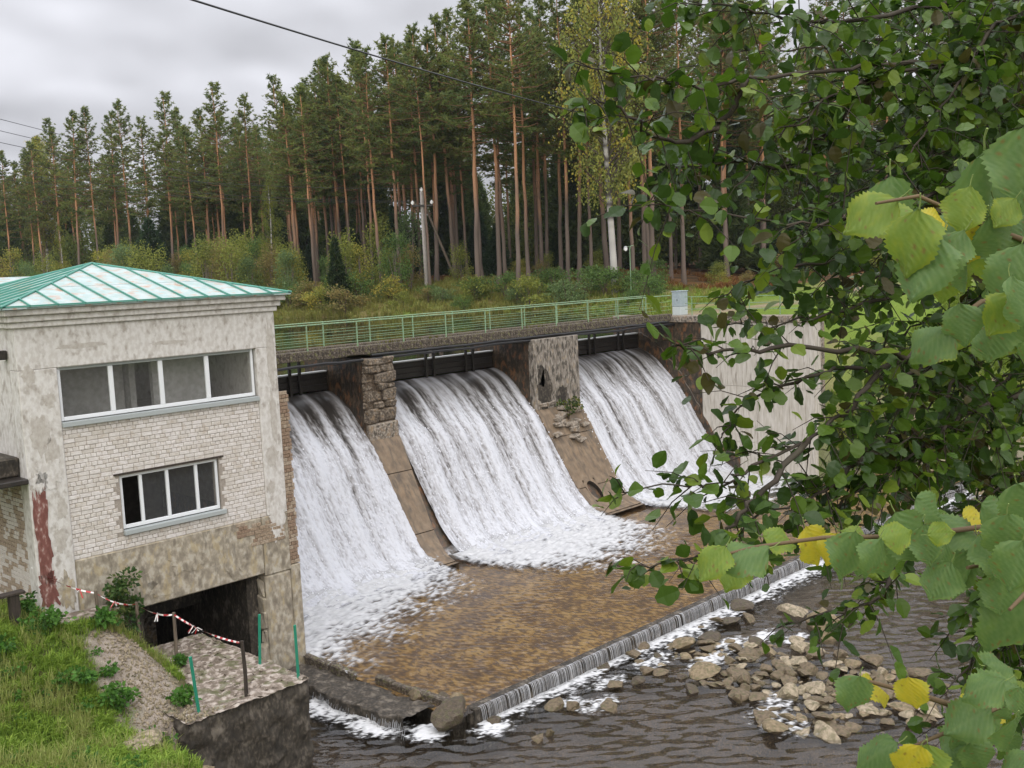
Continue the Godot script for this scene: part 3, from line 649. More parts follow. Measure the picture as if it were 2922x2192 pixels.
	m = MB.new()
	m.bevel(Vector3(41.9, 7.2, -10.6), Vector3(42.75, 7.52, 0.75), 0.03)
	put("coping", m.mesh(), M.concrete_old, tw, ti)
	m = MB.new()
	m.box(Vector3(42.56, -1.3, -5.2), Vector3(43.1, 7.19, 0.6))
	put("fill", m.mesh(), M.concrete_old, tw, ti)
	# red-brown stained toe where the wall meets the chute
	m = MB.new()
	var pz := steps(-9.0, -3.2, 0.2)
	for k in pz.size() - 1:
		var za: float = pz[k]
		var zb: float = pz[k + 1]
		var ha := ogee(za) + 0.75 + nb.get_noise_2d(za * 2.0, 2.0) * 0.25
		var hb := ogee(zb) + 0.75 + nb.get_noise_2d(zb * 2.0, 2.0) * 0.25
		m.quad(Vector3(41.955, -0.6, za), Vector3(41.955, -0.6, zb), Vector3(41.96, hb, zb), Vector3(41.96, ha, za))
		m.quad(Vector3(41.96, ha, za), Vector3(41.96, hb, zb), Vector3(41.99, hb + 0.04, zb), Vector3(41.99, ha + 0.04, za))
	put("stained_toe", m.mesh(), M.concrete_wet_shaded, tw, ti)
	# left training wall under the powerhouse, hidden face, closes the first bay
	# sluice gates
	for g in [[15.4, 22.8, "first"], [24.15, 31.6, "second"], [34.5, 42.0, "third"]]:
		var gt := base("sluice_gate", Vector3((g[0] + g[1]) * 0.5, 6.0, -9.1), "dark timber sluice gate with lifting stems above the %s fall" % g[2], "sluice gate", "sluice gates under the footbridge")
		var gi := Transform3D(Basis(), -gt.position)
		for k in 3:
			m = MB.new()
			m.bevel(Vector3(g[0], 5.96 + k * 0.22, -9.2), Vector3(g[1], 6.172 + k * 0.22, -9.06 - 0.006 * k), 0.012)
			put("plank", m.mesh(), M.iron, gt, gi)
		m = MB.new()
		m.bevel(Vector3(g[0], 6.622, -9.24), Vector3(g[1], 6.68, -9.03), 0.01)
		put("top_rail", m.mesh(), M.steel_pale, gt, gi)
		for k in 3:
			var x: float = lerpf(g[0], g[1], [0.17, 0.47, 0.77][k])
			for o in [0.0, 0.42]:
				var st := MB.new()
				st.bevel(Vector3(x + o - 0.05, 5.8, -9.0), Vector3(x + o + 0.05, 7.3, -8.9), 0.01)
				put("stem", st.mesh(), M.iron, gt, gi)
	# concrete crest under the water and the apron slab
	var cr := sheet(steps(15.0, 42.0, 1.5), steps(-10.6, -2.0, 0.3), func(x: float, z: float) -> Vector3:
		return Vector3(x, (ogee(z) if z > -9.6 else 5.85 - (-9.6 - z) * 1.6) - 0.16, z), func(_x, _z, _p) -> Color: return Color.WHITE)
	setting("spillway", cr, M.concrete_wet_shaded)
	m = MB.new()
	m.box(Vector3(15.16, -0.13, -3.0), Vector3(46.0, -0.10, 5.72))
	setting("apron", m.mesh(), M.apron_bed)
	m = MB.new()
	m.box(Vector3(15.2, -1.2, -2.9), Vector3(45.9, -0.131, 5.70))
	setting("apron_base", m.mesh(), M.concrete_dark)
	# end sill in cast lengths
	var sl := base("end_sill", Vector3(30.0, -1.0, 5.9), "low dark concrete sill along the downstream edge of the apron", "weir")
	var si := Transform3D(Basis(), -sl.position)
	var sx := 15.6
	while sx < 46.0:
		var w := rng.randf_range(2.2, 3.2)
		m = MB.new()
		m.bevel(Vector3(sx, -1.2, 5.725), Vector3(minf(sx + w, 46.0) - 0.01, 0.012 + rng.randf_range(-.012, .006), 6.06 + rng.randf_range(-.01, .01)), 0.03)
		put("sill_block", m.mesh(), M.concrete_dark, sl, si)
		sx += w
	# left curb of the apron, broken, with a lower ledge outside it
	var cb := base("apron_curb", Vector3(15.2, -0.5, 3.0), "broken low concrete curb at left edge of the apron", "curb")
	var ci := Transform3D(Basis(), -cb.position)
	for sgm in [[14.95, 0.1, 2.1], [15.25, 2.75, 5.3]]:
		m = MB.new()
		for k in 4:
			var za: float = lerpf(sgm[1], sgm[2], k / 4.0)
			var zb: float = lerpf(sgm[1], sgm[2], (k + 1) / 4.0)
			m.bevel(Vector3(sgm[0] + k * 0.03, -1.1, za), Vector3(sgm[0] + 0.2 + k * 0.03, 0.09 + rng.randf_range(-.03, .03), zb - 0.004), 0.03, Transform3D(), 0.02, rng)
		put("curb_length", m.mesh(), M.deck, cb, ci)
	put("lower_ledge", eroded(steps(0.0, 3.0, 0.05), steps(0.15, 5.0, 0.07), func(u: float, z: float) -> Vector3:
		var xl := 13.98 + z * 0.05 + nb.get_noise_2d(z * 0.8, 44.0) * 0.16
		var top := -0.09 + nb.get_noise_2d(z * 0.6, 90.0) * 0.05
		if u < 1.0: return Vector3(xl, lerpf(-1.2, top, u), z)
		if u < 2.0: return Vector3(lerpf(xl, 15.02 + z * 0.05, u - 1.0), top - 0.05 * nb.get_noise_2d(u * 4.0, z * 2.0), z)
		return Vector3(15.02 + z * 0.05, lerpf(top, -1.2, u - 2.0), z), 0.07), M.concrete_dark, cb, ci)
	# upstream face of the dam
	m = MB.new()
	m.box(Vector3(14.9, 2.0, -10.9), Vector3(46.0, 5.6, -10.5))
	setting("dam_wall", m.mesh(), M.concrete_wet_shaded)
	# cabinet and the rail on the training wall
	var cab := base("control_cabinet", Vector3(42.75, 7.52, -6.95), "tall grey metal cabinet at the right end of the footbridge", "cabinet")
	m = MB.new()
	m.bevel(Vector3(-.33, 0.42, -.25), Vector3(.33, 1.16, .25), 0.02)
	put("door_box", m.mesh(), M.cabinet, cab)
	m = MB.new()
	m.bevel(Vector3(-.32, 0.0, -.24), Vector3(.32, 0.417, .24), 0.015)
	put("plinth", m.mesh(), M.cabinet_low, cab)
	m = MB.new()
	m.bevel(Vector3(-.36, 1.162, -.28), Vector3(.36, 1.2, .28), 0.012)
	put("roof", m.mesh(), M.cabinet, cab)
	m = MB.new()
	m.bevel(Vector3(-.342, .7, .05), Vector3(-.331, .8, .09), 0.004)
	put("handle", m.mesh(), M.iron, cab)
	var wr := base("wall_railing", Vector3(42.4, 7.5, -3.0), "thin green railing on top of the pale training wall", "railing")
	for k in 5:
		m = MB.new()
		m.tube([Vector3(0, 0, -3.0 + k * 1.6), Vector3(0, 0.92, -3.0 + k * 1.6)], [0.025, 0.025], 7)
		put("post", m.mesh(), M.rail_green, wr)
	for h in [0.92, 0.6, 0.32]:
		m = MB.new()
		m.tube([Vector3(0, h, -3.4), Vector3(0, h, 3.5)], [0.018, 0.018], 6)
		put("rail", m.mesh(), M.rail_green, wr)


func pier(x0: float, x1: float, t0: float, t1: float, label: String, kind: int) -> void:
	var o := base("dam_pier", Vector3((x0 + x1) * 0.5, 0, -7.5), label, "pier", "piers between the falls")
	var inv := Transform3D(Basis(), -o.position)
	var m := MB.new()
	# body behind the front face: wet, with under-deck shade in its colour
	m.box(Vector3(x0 + 0.02, 0.5, -10.5), Vector3(x1 - 0.02, 7.16, -6.95))
	put("body", m.mesh(), M.concrete_wet_shaded, o, inv)
	if kind == 1:
		# stone courses of the front, uneven, eroded at the upper left
		var y := 4.05
		var hs := [0.75, 0.5, 0.27, 0.42, 0.24, 0.38, 0.3, 0.25]
		for k in hs.size():
			var h: float = hs[k]
			var x := x0 - (0.0 if k < 4 else 0.0)
			var cuts: Array = [[0.0, 1.0], [0.0, 0.36, 1.0], [0.0, 0.22, 0.6, 1.0], [0.0, 0.55, 1.0], [0.0, 0.4, 0.7, 1.0], [0.0, 0.3, 1.0], [0.0, 0.5, 0.75, 1.0], [0.0, 0.62, 1.0]][k]
			for j in cuts.size() - 1:
				var xa := lerpf(x0, x1, cuts[j])
				var xb := lerpf(x0, x1, cuts[j + 1])
				var back := rng.randf_range(0.0, 0.06) + (0.12 if j == 0 and k > 1 and k < 6 else 0.0) - (0.05 if k == 0 else 0.0)
				m = MB.new()
				m.bevel(Vector3(xa, y, -6.94), Vector3(xb - 0.012, y + h - 0.012, -6.6 - back), 0.05, Transform3D(), 0.045, rng)
				put("stone_block", m.mesh(), M.rubble_wall if k else M.concrete_old, o, inv)
			y += h
		m = MB.new()
		m.bevel(Vector3(x0 + 0.03, 4.1, -6.945), Vector3(x1 - 0.03, y, -6.75), 0.02)
		put("mortar_core", m.mesh(), M.dirt, o, inv)
	else:
		m = MB.new()
		m.bevel(Vector3(x0, 4.05, -6.94), Vector3(x1, 7.16, -6.6), 0.03)
		put("front_face", m.mesh(), M.pier_face if M.has("pier_face") else M.concrete_old, o, inv)
		# spalled patch with a hollow
		for sp in [[32.2, 4.9, .5, .9], [33.3, 4.6, .35, .5], [32.0, 5.6, .25, .5]]:
			m = ragged(Vector2(sp[0], sp[1]), Vector2(sp[2], sp[3]), -6.585, 0.02, int(sp[0] * 100), 18)
			put("spall", m.mesh(), M.concrete_dark, o, inv)
	# sloping tail that follows the chute
	m = MB.new()
	var zs := steps(-7.0, -2.9, 0.2)
	var hole := []
	for k in zs.size() - 1:
		var za: float = zs[k]
		var zb: float = zs[k + 1]
		var fa := clampf((za + 6.6) / 3.5, 0.0, 1.0)
		var fb := clampf((zb + 6.6) / 3.5, 0.0, 1.0)
		var la := lerpf(x0, t0, fa)
		var lb := lerpf(x0, t0, fb)
		var ra := lerpf(x1, t1, fa)
		var rb := lerpf(x1, t1, fb)
		var ya := ogee(za) + 0.09 + nb.get_noise_2d(za, x0) * 0.015
		var yb := ogee(zb) + 0.09 + nb.get_noise_2d(zb, x0) * 0.015
		if k % 7 == 6: ya -= 0.03
		if kind == 2 and za > -4.75 and zb < -3.8:
			# left open around the drain
			m.quad(Vector3(la, ya, za), Vector3(lb, yb, zb), Vector3(32.12, yb, zb), Vector3(32.12, ya, za))
			m.quad(Vector3(32.88, ya, za), Vector3(32.88, yb, zb), Vector3(rb, yb, zb), Vector3(ra, ya, za))
			hole.append(za); hole.append(zb)
		else:
			m.quad(Vector3(la, ya, za), Vector3(lb, yb, zb), Vector3(rb, yb, zb), Vector3(ra, ya, za))
		m.quad(Vector3(la, ya - 0.8, za), Vector3(lb, yb - 0.8, zb), Vector3(lb, yb, zb), Vector3(la, ya, za))
		m.quad(Vector3(ra, ya, za), Vector3(rb, yb, zb), Vector3(rb, yb - 0.8, zb), Vector3(ra, ya - 0.8, za))
	put("tail", m.mesh(), M.tail if M.has("tail") else M.concrete_wet_shaded, o, inv)
	if kind == 2:
		# the drain hole in the tail and the broken crust above it
		m = MB.new()
		var z0: float = hole.min()
		var z1: float = hole.max()
		var zm := (z0 + z1) * 0.5
		var rim := func(a: float, out: float, down: float) -> Vector3:
			# out 0 lies on the ellipse, 1 on the square opening
			var d := Vector2(cos(a), sin(a))
			var sq := d / maxf(absf(d.x), absf(d.y))
			var q := (d * 0.86).lerp(sq, out)
			var z := zm + q.y * (z1 - z0) * 0.5
			return Vector3(32.5 + q.x * 0.385, ogee(z) + 0.097 - down, z - down * 0.5)
		var pit := MB.new()
		for k in 20:
			var a0 := TAU * k / 20.0
			var a1 := TAU * (k + 1) / 20.0
			m.quad(rim.call(a0, 0.0, 0.0), rim.call(a0, 1.0, 0.0), rim.call(a1, 1.0, 0.0), rim.call(a1, 0.0, 0.0))
			pit.quad(rim.call(a0, 0.0, 0.0), rim.call(a1, 0.0, 0.0), rim.call(a1, 0.0, 0.24), rim.call(a0, 0.0, 0.24))
		put("drain_collar", m.mesh(), M.tail, o, inv)
		put("drain_pipe_shaded", pit.mesh(), M.iron, o, inv)  # shallow pit; the near-black colour supplies the shade of a deep hole
		for cr in [[32.6, -6.35, 0.9, 0.5], [33.4, -5.9, 0.8, 0.5]]:
			m = MB.new()
			for k in 9:
				var z: float = cr[1] + rng.randf_range(-.5, .5)
				var x: float = cr[0] + rng.randf_range(-.6, .6)
				m.bevel(Vector3(x - .25, ogee(z) + .02, z - .2), Vector3(x + .25, ogee(z) + .16 + rng.randf() * .08, z + .2), .04, Transform3D(), .06, rng)
			put("broken_crust", m.mesh(), M.concrete_old, o, inv)


# irregular flat patch with a ragged outline, thickness th, facing +z at depth z
func ragged(at: Vector2, half: Vector2, z: float, th: float, seed_: int, count := 22, square := false) -> MB:
	var r := RandomNumberGenerator.new()
	r.seed = seed_
	var poly := PackedVector2Array()
	for k in count:
		var a := TAU * k / count
		var d := Vector2(cos(a), sin(a))
		if square: d /= maxf(absf(d.x), absf(d.y))
		var wob := 0.88 + 0.3 * nw.get_noise_2d(d.x * 1.6 + seed_, d.y * 1.6) + 0.16 * nw.get_noise_2d(d.x * 7.0, d.y * 7.0 + seed_)
		poly.append(at + d * half * wob * r.randf_range(0.95, 1.05))
	var m := MB.new()
	var t := Geometry2D.triangulate_polygon(poly)
	for k in range(0, t.size(), 3):
		var p := [poly[t[k]], poly[t[k + 1]], poly[t[k + 2]]]
		var a3 := Vector3(p[0].x, p[0].y, z)
		var b3 := Vector3(p[1].x, p[1].y, z)
		var c3 := Vector3(p[2].x, p[2].y, z)
		if (b3 - a3).cross(c3 - a3).z < 0: m.tri(a3, c3, b3)
		else: m.tri(a3, b3, c3)
	for k in count:
		var a2 := poly[k]
		var b2 := poly[(k + 1) % count]
		m.quad(Vector3(a2.x, a2.y, z - th), Vector3(b2.x, b2.y, z - th), Vector3(b2.x, b2.y, z), Vector3(a2.x, a2.y, z))
	return m


func waters() -> void:
	var still := func(_x, _z, _p) -> Color: return Color.WHITE
	# reservoir behind the dam
	setting("reservoir_water", sheet(steps(-30, 10, 8) + steps(11, 46, 0.7) + steps(47, 100, 3), steps(-330, -130, 10) + steps(-128, -46, 2) + steps(-45, -9.25, 0.6), func(x: float, z: float) -> Vector3:
		return Vector3(x, RES + nc.get_noise_2d(x * 3.0, z * 3.0) * 0.012, z), still), M.water_deep)
	# falling sheets
	fall(15.15, 22.82, "first", 0)
	fall(24.12, 31.72, "second", 1)
	fall(34.05, 42.0, "third", 2)
	# shallow water running over the apron
	setting("apron_water", sheet(steps(15.1, 46.0, 0.085), steps(-3.2, 6.02, 0.085), func(x: float, z: float) -> Vector3:
		var r := nw.get_noise_2d((x + z) * 1.5, (x - z) * 3.4) * 0.012 + nw.get_noise_2d((x + z) * 3.2 + 5.0, (x - z) * 6.0) * 0.004 + nw.get_noise_2d(x * 2.2, z * 0.5) * 0.006
		var wake := pier_wake(x, z)
		return Vector3(x, r * (1.0 - 0.7 * wake) - (0.05 * smoothstep(5.75, 6.02, z)), z), still), M.water_apron)
	# foam thrown out by the falls on the apron
	setting("apron_foam", sheet(steps(15.0, 43.0, 0.055), steps(-3.9, 2.6, 0.05), func(x: float, z: float) -> Vector3:
		var w := 0.09 * (1.0 - absf(nw.get_noise_2d(x * 0.8 + 30.0 + z * 0.4, z * 2.4)) * 2.0) + nw.get_noise_2d(x * 3.4, z * 7.0) * 0.02
		return Vector3(x, maxf(ogee(z) * 0.95, 0.0) + 0.02 + w, z), func(x: float, z: float, _p) -> Color:
			var e := foam_edge(x)
			var n := nb.get_noise_2d(x * 1.5, z * 3.4)
			var n2 := nw.get_noise_2d(x * 3.4, z * 7.0)
			var ridge := 1.0 - absf(nw.get_noise_2d(x * 0.8 + 30.0 + z * 0.4, z * 2.4)) * 2.6
			var k := (e - z) * 0.62 + n * 0.75 + n2 * 0.5
			var a := clampf(smoothstep(-0.45, 1.0, k + 0.7 * (ridge - 0.55) + n2 * 0.25), 0.0, 1.0) * 0.96
			a *= smoothstep(-4.0, -3.4, z) * (1.0 - pier_wake(x, z))
			if a < 0.06: a = 0.0
			var t := 0.47 + 0.10 * n2
			return Color(t * 0.97, t * 0.98, t, a)), M.foam_lace)
	# river below the sill
	m_river()


func pier_wake(x: float, z: float) -> float:
	var a := 0.0
	if z > -3.6 and z < 1.5:
		var f := (z + 3.4) * 0.16
		a = smoothstep(0.55 + f, 0.25, absf(x - 23.3)) * smoothstep(1.5, 0.0, z)
		a = maxf(a, smoothstep(1.5 + f * 0.6, 1.0, absf(x - 33.0)) * smoothstep(1.5, -0.5, z))
	return clampf(a, 0.0, 1.0)


const FOAM_EDGE := [[15.0, 1.5], [17.0, 0.6], [19.3, -0.5], [21.0, -1.0], [22.4, -1.6], [23.4, -3.2], [24.0, -2.0], [25.0, 0.5], [27.0, 1.2], [29.5, 1.0], [31.2, 0.0], [32.0, -2.4], [34.0, -2.4], [35.2, 0.2], [38.0, 1.2], [42.0, 0.8]]


func foam_edge(x: float) -> float:
	return curve(FOAM_EDGE, x) + nc.get_noise_2d(x * 4.0, 1.0) * 0.6


func fall(x0: float, x1: float, which: String, idx: int) -> void:
	# distance run along the chute from the crest
	var zs := []
	var run := {}
	var z := -9.05
	var s := 0.0
	while z < -2.0:
		zs.append(z)
		run[z] = s
		var slope := (ogee(z + 0.02) - ogee(z - 0.02)) / 0.04
		var dz := 0.045 / sqrt(1.0 + slope * slope)
		s += 0.045
		z += dz
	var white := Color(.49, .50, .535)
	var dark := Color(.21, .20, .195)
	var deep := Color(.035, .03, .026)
	var fine := FastNoiseLite.new()
	fine.seed = 60 + idx
	fine.frequency = 1.0
	fine.fractal_octaves = 2
	var tone := func(x: float, zz: float) -> float:
		var q: float = run[zz]
		var px := x + q * 0.02
		var ribs := fine.get_noise_2d(px * 1.35, q * 0.10 + 5.0) * 1.1 + fine.get_noise_2d(px * 3.3, q * 0.22) * 0.55
		var mid := fine.get_noise_2d(px * 6.0, q * 0.55) * 0.5
		var grain := fine.get_noise_2d(px * 13.0, q * 2.3) * 0.7 + fine.get_noise_2d(px * 21.0 + 40.0, q * 6.0) * 0.4
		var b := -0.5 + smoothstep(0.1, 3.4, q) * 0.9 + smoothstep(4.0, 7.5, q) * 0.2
		if idx == 0: b -= 0.45 * smoothstep(17.0, 22.5, x) * smoothstep(5.2, 1.5, q) - 0.1  # upper right toned down: shadow and dark water put into the colour
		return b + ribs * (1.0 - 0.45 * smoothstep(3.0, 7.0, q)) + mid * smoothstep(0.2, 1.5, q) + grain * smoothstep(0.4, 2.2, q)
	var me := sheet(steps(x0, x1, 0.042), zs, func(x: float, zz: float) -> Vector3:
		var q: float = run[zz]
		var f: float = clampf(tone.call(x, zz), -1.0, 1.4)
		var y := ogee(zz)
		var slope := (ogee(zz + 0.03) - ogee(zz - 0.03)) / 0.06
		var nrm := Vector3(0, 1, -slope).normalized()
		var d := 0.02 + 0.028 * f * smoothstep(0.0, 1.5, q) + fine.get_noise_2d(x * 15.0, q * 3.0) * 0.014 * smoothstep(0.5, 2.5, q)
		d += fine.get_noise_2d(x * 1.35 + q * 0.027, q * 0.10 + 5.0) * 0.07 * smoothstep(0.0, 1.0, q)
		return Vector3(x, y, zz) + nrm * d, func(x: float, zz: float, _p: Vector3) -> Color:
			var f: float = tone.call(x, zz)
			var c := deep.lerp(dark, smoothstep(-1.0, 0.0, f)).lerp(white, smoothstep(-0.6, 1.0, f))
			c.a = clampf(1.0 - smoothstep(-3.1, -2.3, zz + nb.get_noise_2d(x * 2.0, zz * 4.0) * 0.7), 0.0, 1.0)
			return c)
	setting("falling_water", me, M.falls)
	# torn lumps of white water standing off the sheet
	var chip := MB.new()
	chip.col = Color(.55, .56, .59)
	chip.quad(Vector3(-.03, -.06, 0), Vector3(.025, -.045, .012), Vector3(.032, .05, .022), Vector3(-.02, .06, .014))
	chip.tri(Vector3(-.03, -.06, 0), Vector3(-.02, .06, .014), Vector3(-.05, .0, -.012))
	var xf := []
	for k in 2600:
		var zz: float = zs[rng.randi_range(55, zs.size() - 20)]
		var x := rng.randf_range(x0 + 0.05, x1 - 0.05)
		var f: float = tone.call(x, zz)
		if f < rng.randf_range(-0.1, 0.8): continue
		var slope := (ogee(zz + 0.03) - ogee(zz - 0.03)) / 0.06
		var along := Vector3(0, -slope, -1).normalized()
		var nrm := Vector3(0, 1, -slope).normalized()
		var b := Basis(Vector3(1, 0, 0).rotated(nrm, rng.randf_range(-.5, .5)), along.rotated(nrm, rng.randf_range(-.4, .4)), nrm).orthonormalized()
		xf.append(Transform3D(b.scaled_local(Vector3.ONE * rng.randf_range(.25, .6)), Vector3(x, ogee(zz), zz) + nrm * (0.03 + 0.03 * f + rng.randf() * 0.04)))
	var o := scatter("spray", chip.mesh(), M.foam, xf)
	tag(o, "torn white spray on the face of the %s fall" % which, "spray", "spray on the falls", "stuff")


func scatter(called: String, me: Mesh, material: Material, xf: Array, parent: Node3D = null, cols: Array = []) -> MultiMeshInstance3D:
	var mm := MultiMesh.new()
	mm.transform_format = MultiMesh.TRANSFORM_3D
	mm.use_colors = cols.size() > 0
	mm.mesh = me
	mm.instance_count = xf.size()
	for k in xf.size():
		mm.set_instance_transform(k, xf[k])
		if cols.size(): mm.set_instance_color(k, cols[k])
	var o := MultiMeshInstance3D.new()
	o.multimesh = mm
	o.material_override = material
	if parent:
		o.name = called
		parent.add_child(o, true)
	else:
		o.name = numbered(called)
		add_child(o)
	o.set_meta("kind", "stuff")
	return o


const FROTH := [[14.0, 2.6, .55, 1.0, .9], [14.1, 4.2, .6, .8, 1.0], [14.6, 5.5, .5, .5, 1.0], [15.7, 6.5, .5, .4, .8], [22.1, 8.1, .9, .35, .7], [23.6, 7.9, .6, .3, .8], [24.4, 8.3, .8, .3, .8], [24.9, 9.1, .5, .25, .8], [20.5, 10.9, .8, .35, .5], [21.0, 10.7, .5, .3, .4], [20.0, 11.5, .5, .6, .4], [18.2, 7.6, .6, .3, .6], [17.9, 7.0, .4, .4, .6], [19.4, 6.9, .6, .3, .5], [21.2, 7.0, .7, .4, .5]]


func m_river() -> void:
	setting("river_bed", sheet(steps(7.0, 48.0, 0.4), steps(0.0, 30.0, 0.4), func(x: float, z: float) -> Vector3:
		var y := -0.95 + nb.get_noise_2d(x * 0.4, z * 0.4) * 0.22 + nb.get_noise_2d(x * 1.6, z * 1.6) * 0.08
		if x > 19.0 and x < 25.5 and z > 6.5 and z < 14.5: y += 0.36 * smoothstep(0.0, 0.5, 0.5 + nc.get_noise_2d(x * 2.0, z * 2.0))
		return Vector3(x, y, z), func(_x, _z, _p) -> Color: return Color.WHITE), M.bed)
	setting("river_water", sheet(steps(9.0, 47.0, 0.1), steps(-0.5, 18.0, 0.1) + steps(18.5, 30.0, 1.0), func(x: float, z: float) -> Vector3:
		var calm := 0.5 + 0.5 * smoothstep(-0.3, 0.4, nc.get_noise_2d(x * 0.5, z * 0.5 + 40.0))
		var y := nw.get_noise_2d((x + z) * 0.6, (x - z) * 1.5) * 0.035 + nw.get_noise_2d((x + z) * 1.0 + 9.0, (x - z) * 2.6) * 0.034 + nw.get_noise_2d((x + z) * 2.2 + 3.0, (x - z) * 5.0) * 0.010
		return Vector3(x, RIVER + y * calm, z), func(_x, _z, _p) -> Color: return Color.WHITE), M.water)
	# strands of water falling over the end sill
	var m := MB.new()
	var x := 15.75
	while x < 45.8:
		var w := rng.randf_range(.008, .026)
		var t := rng.randf_range(.25, .52)
		m.col = Color(t, t * 1.01, t * 1.04)
		var a := 0.02 + rng.randf() * 0.01
		var pts := [Vector3(x, a - 0.005, 5.98), Vector3(x, a, 6.07), Vector3(x, -0.07, 6.115), Vector3(x, -0.24, 6.14), Vector3(x + rng.randf_range(-.02, .02), -0.44, 6.155 + rng.randf() * 0.02)]
		for k in 4:
			var g := 1.0 - 0.12 * k
			m.quad(pts[k] - Vector3(w * g * .5, 0, 0), pts[k + 1] - Vector3(w * g * .45, 0, 0), pts[k + 1] + Vector3(w * g * .45, 0, 0), pts[k] + Vector3(w * g * .5, 0, 0))
		x += w + (rng.randf_range(.004, .035) if rng.randf() < 0.95 else rng.randf_range(.05, .12))
	# trickles over the broken left ledge
	for k in 90:
		var cz: float = [2.3, 2.9, 4.4, 4.75][k % 4] + rng.randfn() * .22
		var xx: float = 13.95 + cz * 0.05 + nb.get_noise_2d(cz * 0.8, 44.0) * 0.16
		var w2 := rng.randf_range(.002, .007)
		m.col = Color(.4, .41, .43) * rng.randf_range(.7, 1.2)
		var ty := rng.randf_range(-.24, -.1)
		m.quad(Vector3(xx - .05, ty, cz - w2), Vector3(xx - .12, -.44, cz - w2 * .7), Vector3(xx - .12, -.44, cz + w2 * .7), Vector3(xx - .05, ty, cz + w2))
	setting("sill_cascade", m.mesh(), M.foam)
	setting("river_foam", sheet(steps(12.6, 46.0, 0.05), steps(1.2, 12.4, 0.05), func(xa: float, z: float) -> Vector3:
		var n := absf(nb.get_noise_2d(xa * 2.2, z * 3.4))
		return Vector3(xa, RIVER + 0.045 + n * 0.05, z), func(xa: float, z: float, _p) -> Color:
			var k := -1.0
			if xa > 15.6 and z > 6.0 and z < 8.2:
				var reach := 0.42 + 0.3 * smoothstep(19.0, 27.0, xa) + nc.get_noise_2d(xa * 2.0, 3.0) * 0.35
				k = 1.15 - (z - 6.1) / reach
			for e in FROTH:
				var dx: float = (xa - e[0]) / e[2]
				var dz: float = (z - e[1]) / e[3]
				if absf(dx) < 1.6 and absf(dz) < 1.6: k = maxf(k, e[4] * (1.25 - (dx * dx + dz * dz)))
			if k < -0.4: return Color(1, 1, 1, 0)
			var n := nb.get_noise_2d(xa * 3.0, z * 5.0)
			var n2 := nb.get_noise_2d(xa * 9.0 + 3.0, z * 12.0)
			var a := clampf((k + n * 0.9 + n2 * 0.7 - 0.25) * 1.7, 0.0, 1.0)
			if a < 0.05: a = 0.0
			var t := 0.56 + 0.1 * n2
			return Color(t * .98, t * .99, t, a)), M.foam_lace)


func stone_mesh(seed_: int, flat: float) -> ArrayMesh:
	var f := FastNoiseLite.new()
	f.seed = seed_
	f.frequency = 0.75
	f.noise_type = FastNoiseLite.TYPE_CELLULAR
	f.cellular_return_type = FastNoiseLite.RETURN_DISTANCE
	var r := RandomNumberGenerator.new()
	r.seed = seed_
	# cut a ball with random planes: an angular broken stone
	var cuts := []
	for k in 12:
		var d := Vector3(r.randfn(), r.randfn() * 0.9, r.randfn()).normalized()
		cuts.append([d, r.randf_range(0.34, 0.74)])
	var m := MB.new()
	var rows := 11
	var cols := 16
	var p := []
	for a in rows + 1:
		for b in cols:
			var th := PI * a / rows
			var ph := TAU * (b + 0.5 * (a % 2)) / cols
			var d := Vector3(sin(th) * cos(ph), cos(th), sin(th) * sin(ph))
			var l := 1.0
			for c in cuts:
				var dt: float = d.dot(c[0])
				if dt > 0.01: l = minf(l, c[1] / dt)
			l *= 1.0 + f.get_noise_3dv(d * 2.5) * 0.05
			p.append(d * l * Vector3(0.86, flat * 1.25, 0.7))
	for a in rows:
		for b in cols:
			var q0 := a * cols + b
			var q1 := a * cols + (b + 1) % cols
			var q2 := q0 + cols
			var q3 := q1 + cols
			if a % 2 == 0:
				m.tri(p[q0], p[q1], p[q2]); m.tri(p[q1], p[q3], p[q2])
			else:
				m.tri(p[q0], p[q3], p[q2]); m.tri(p[q0], p[q1], p[q3])
	return m.mesh()


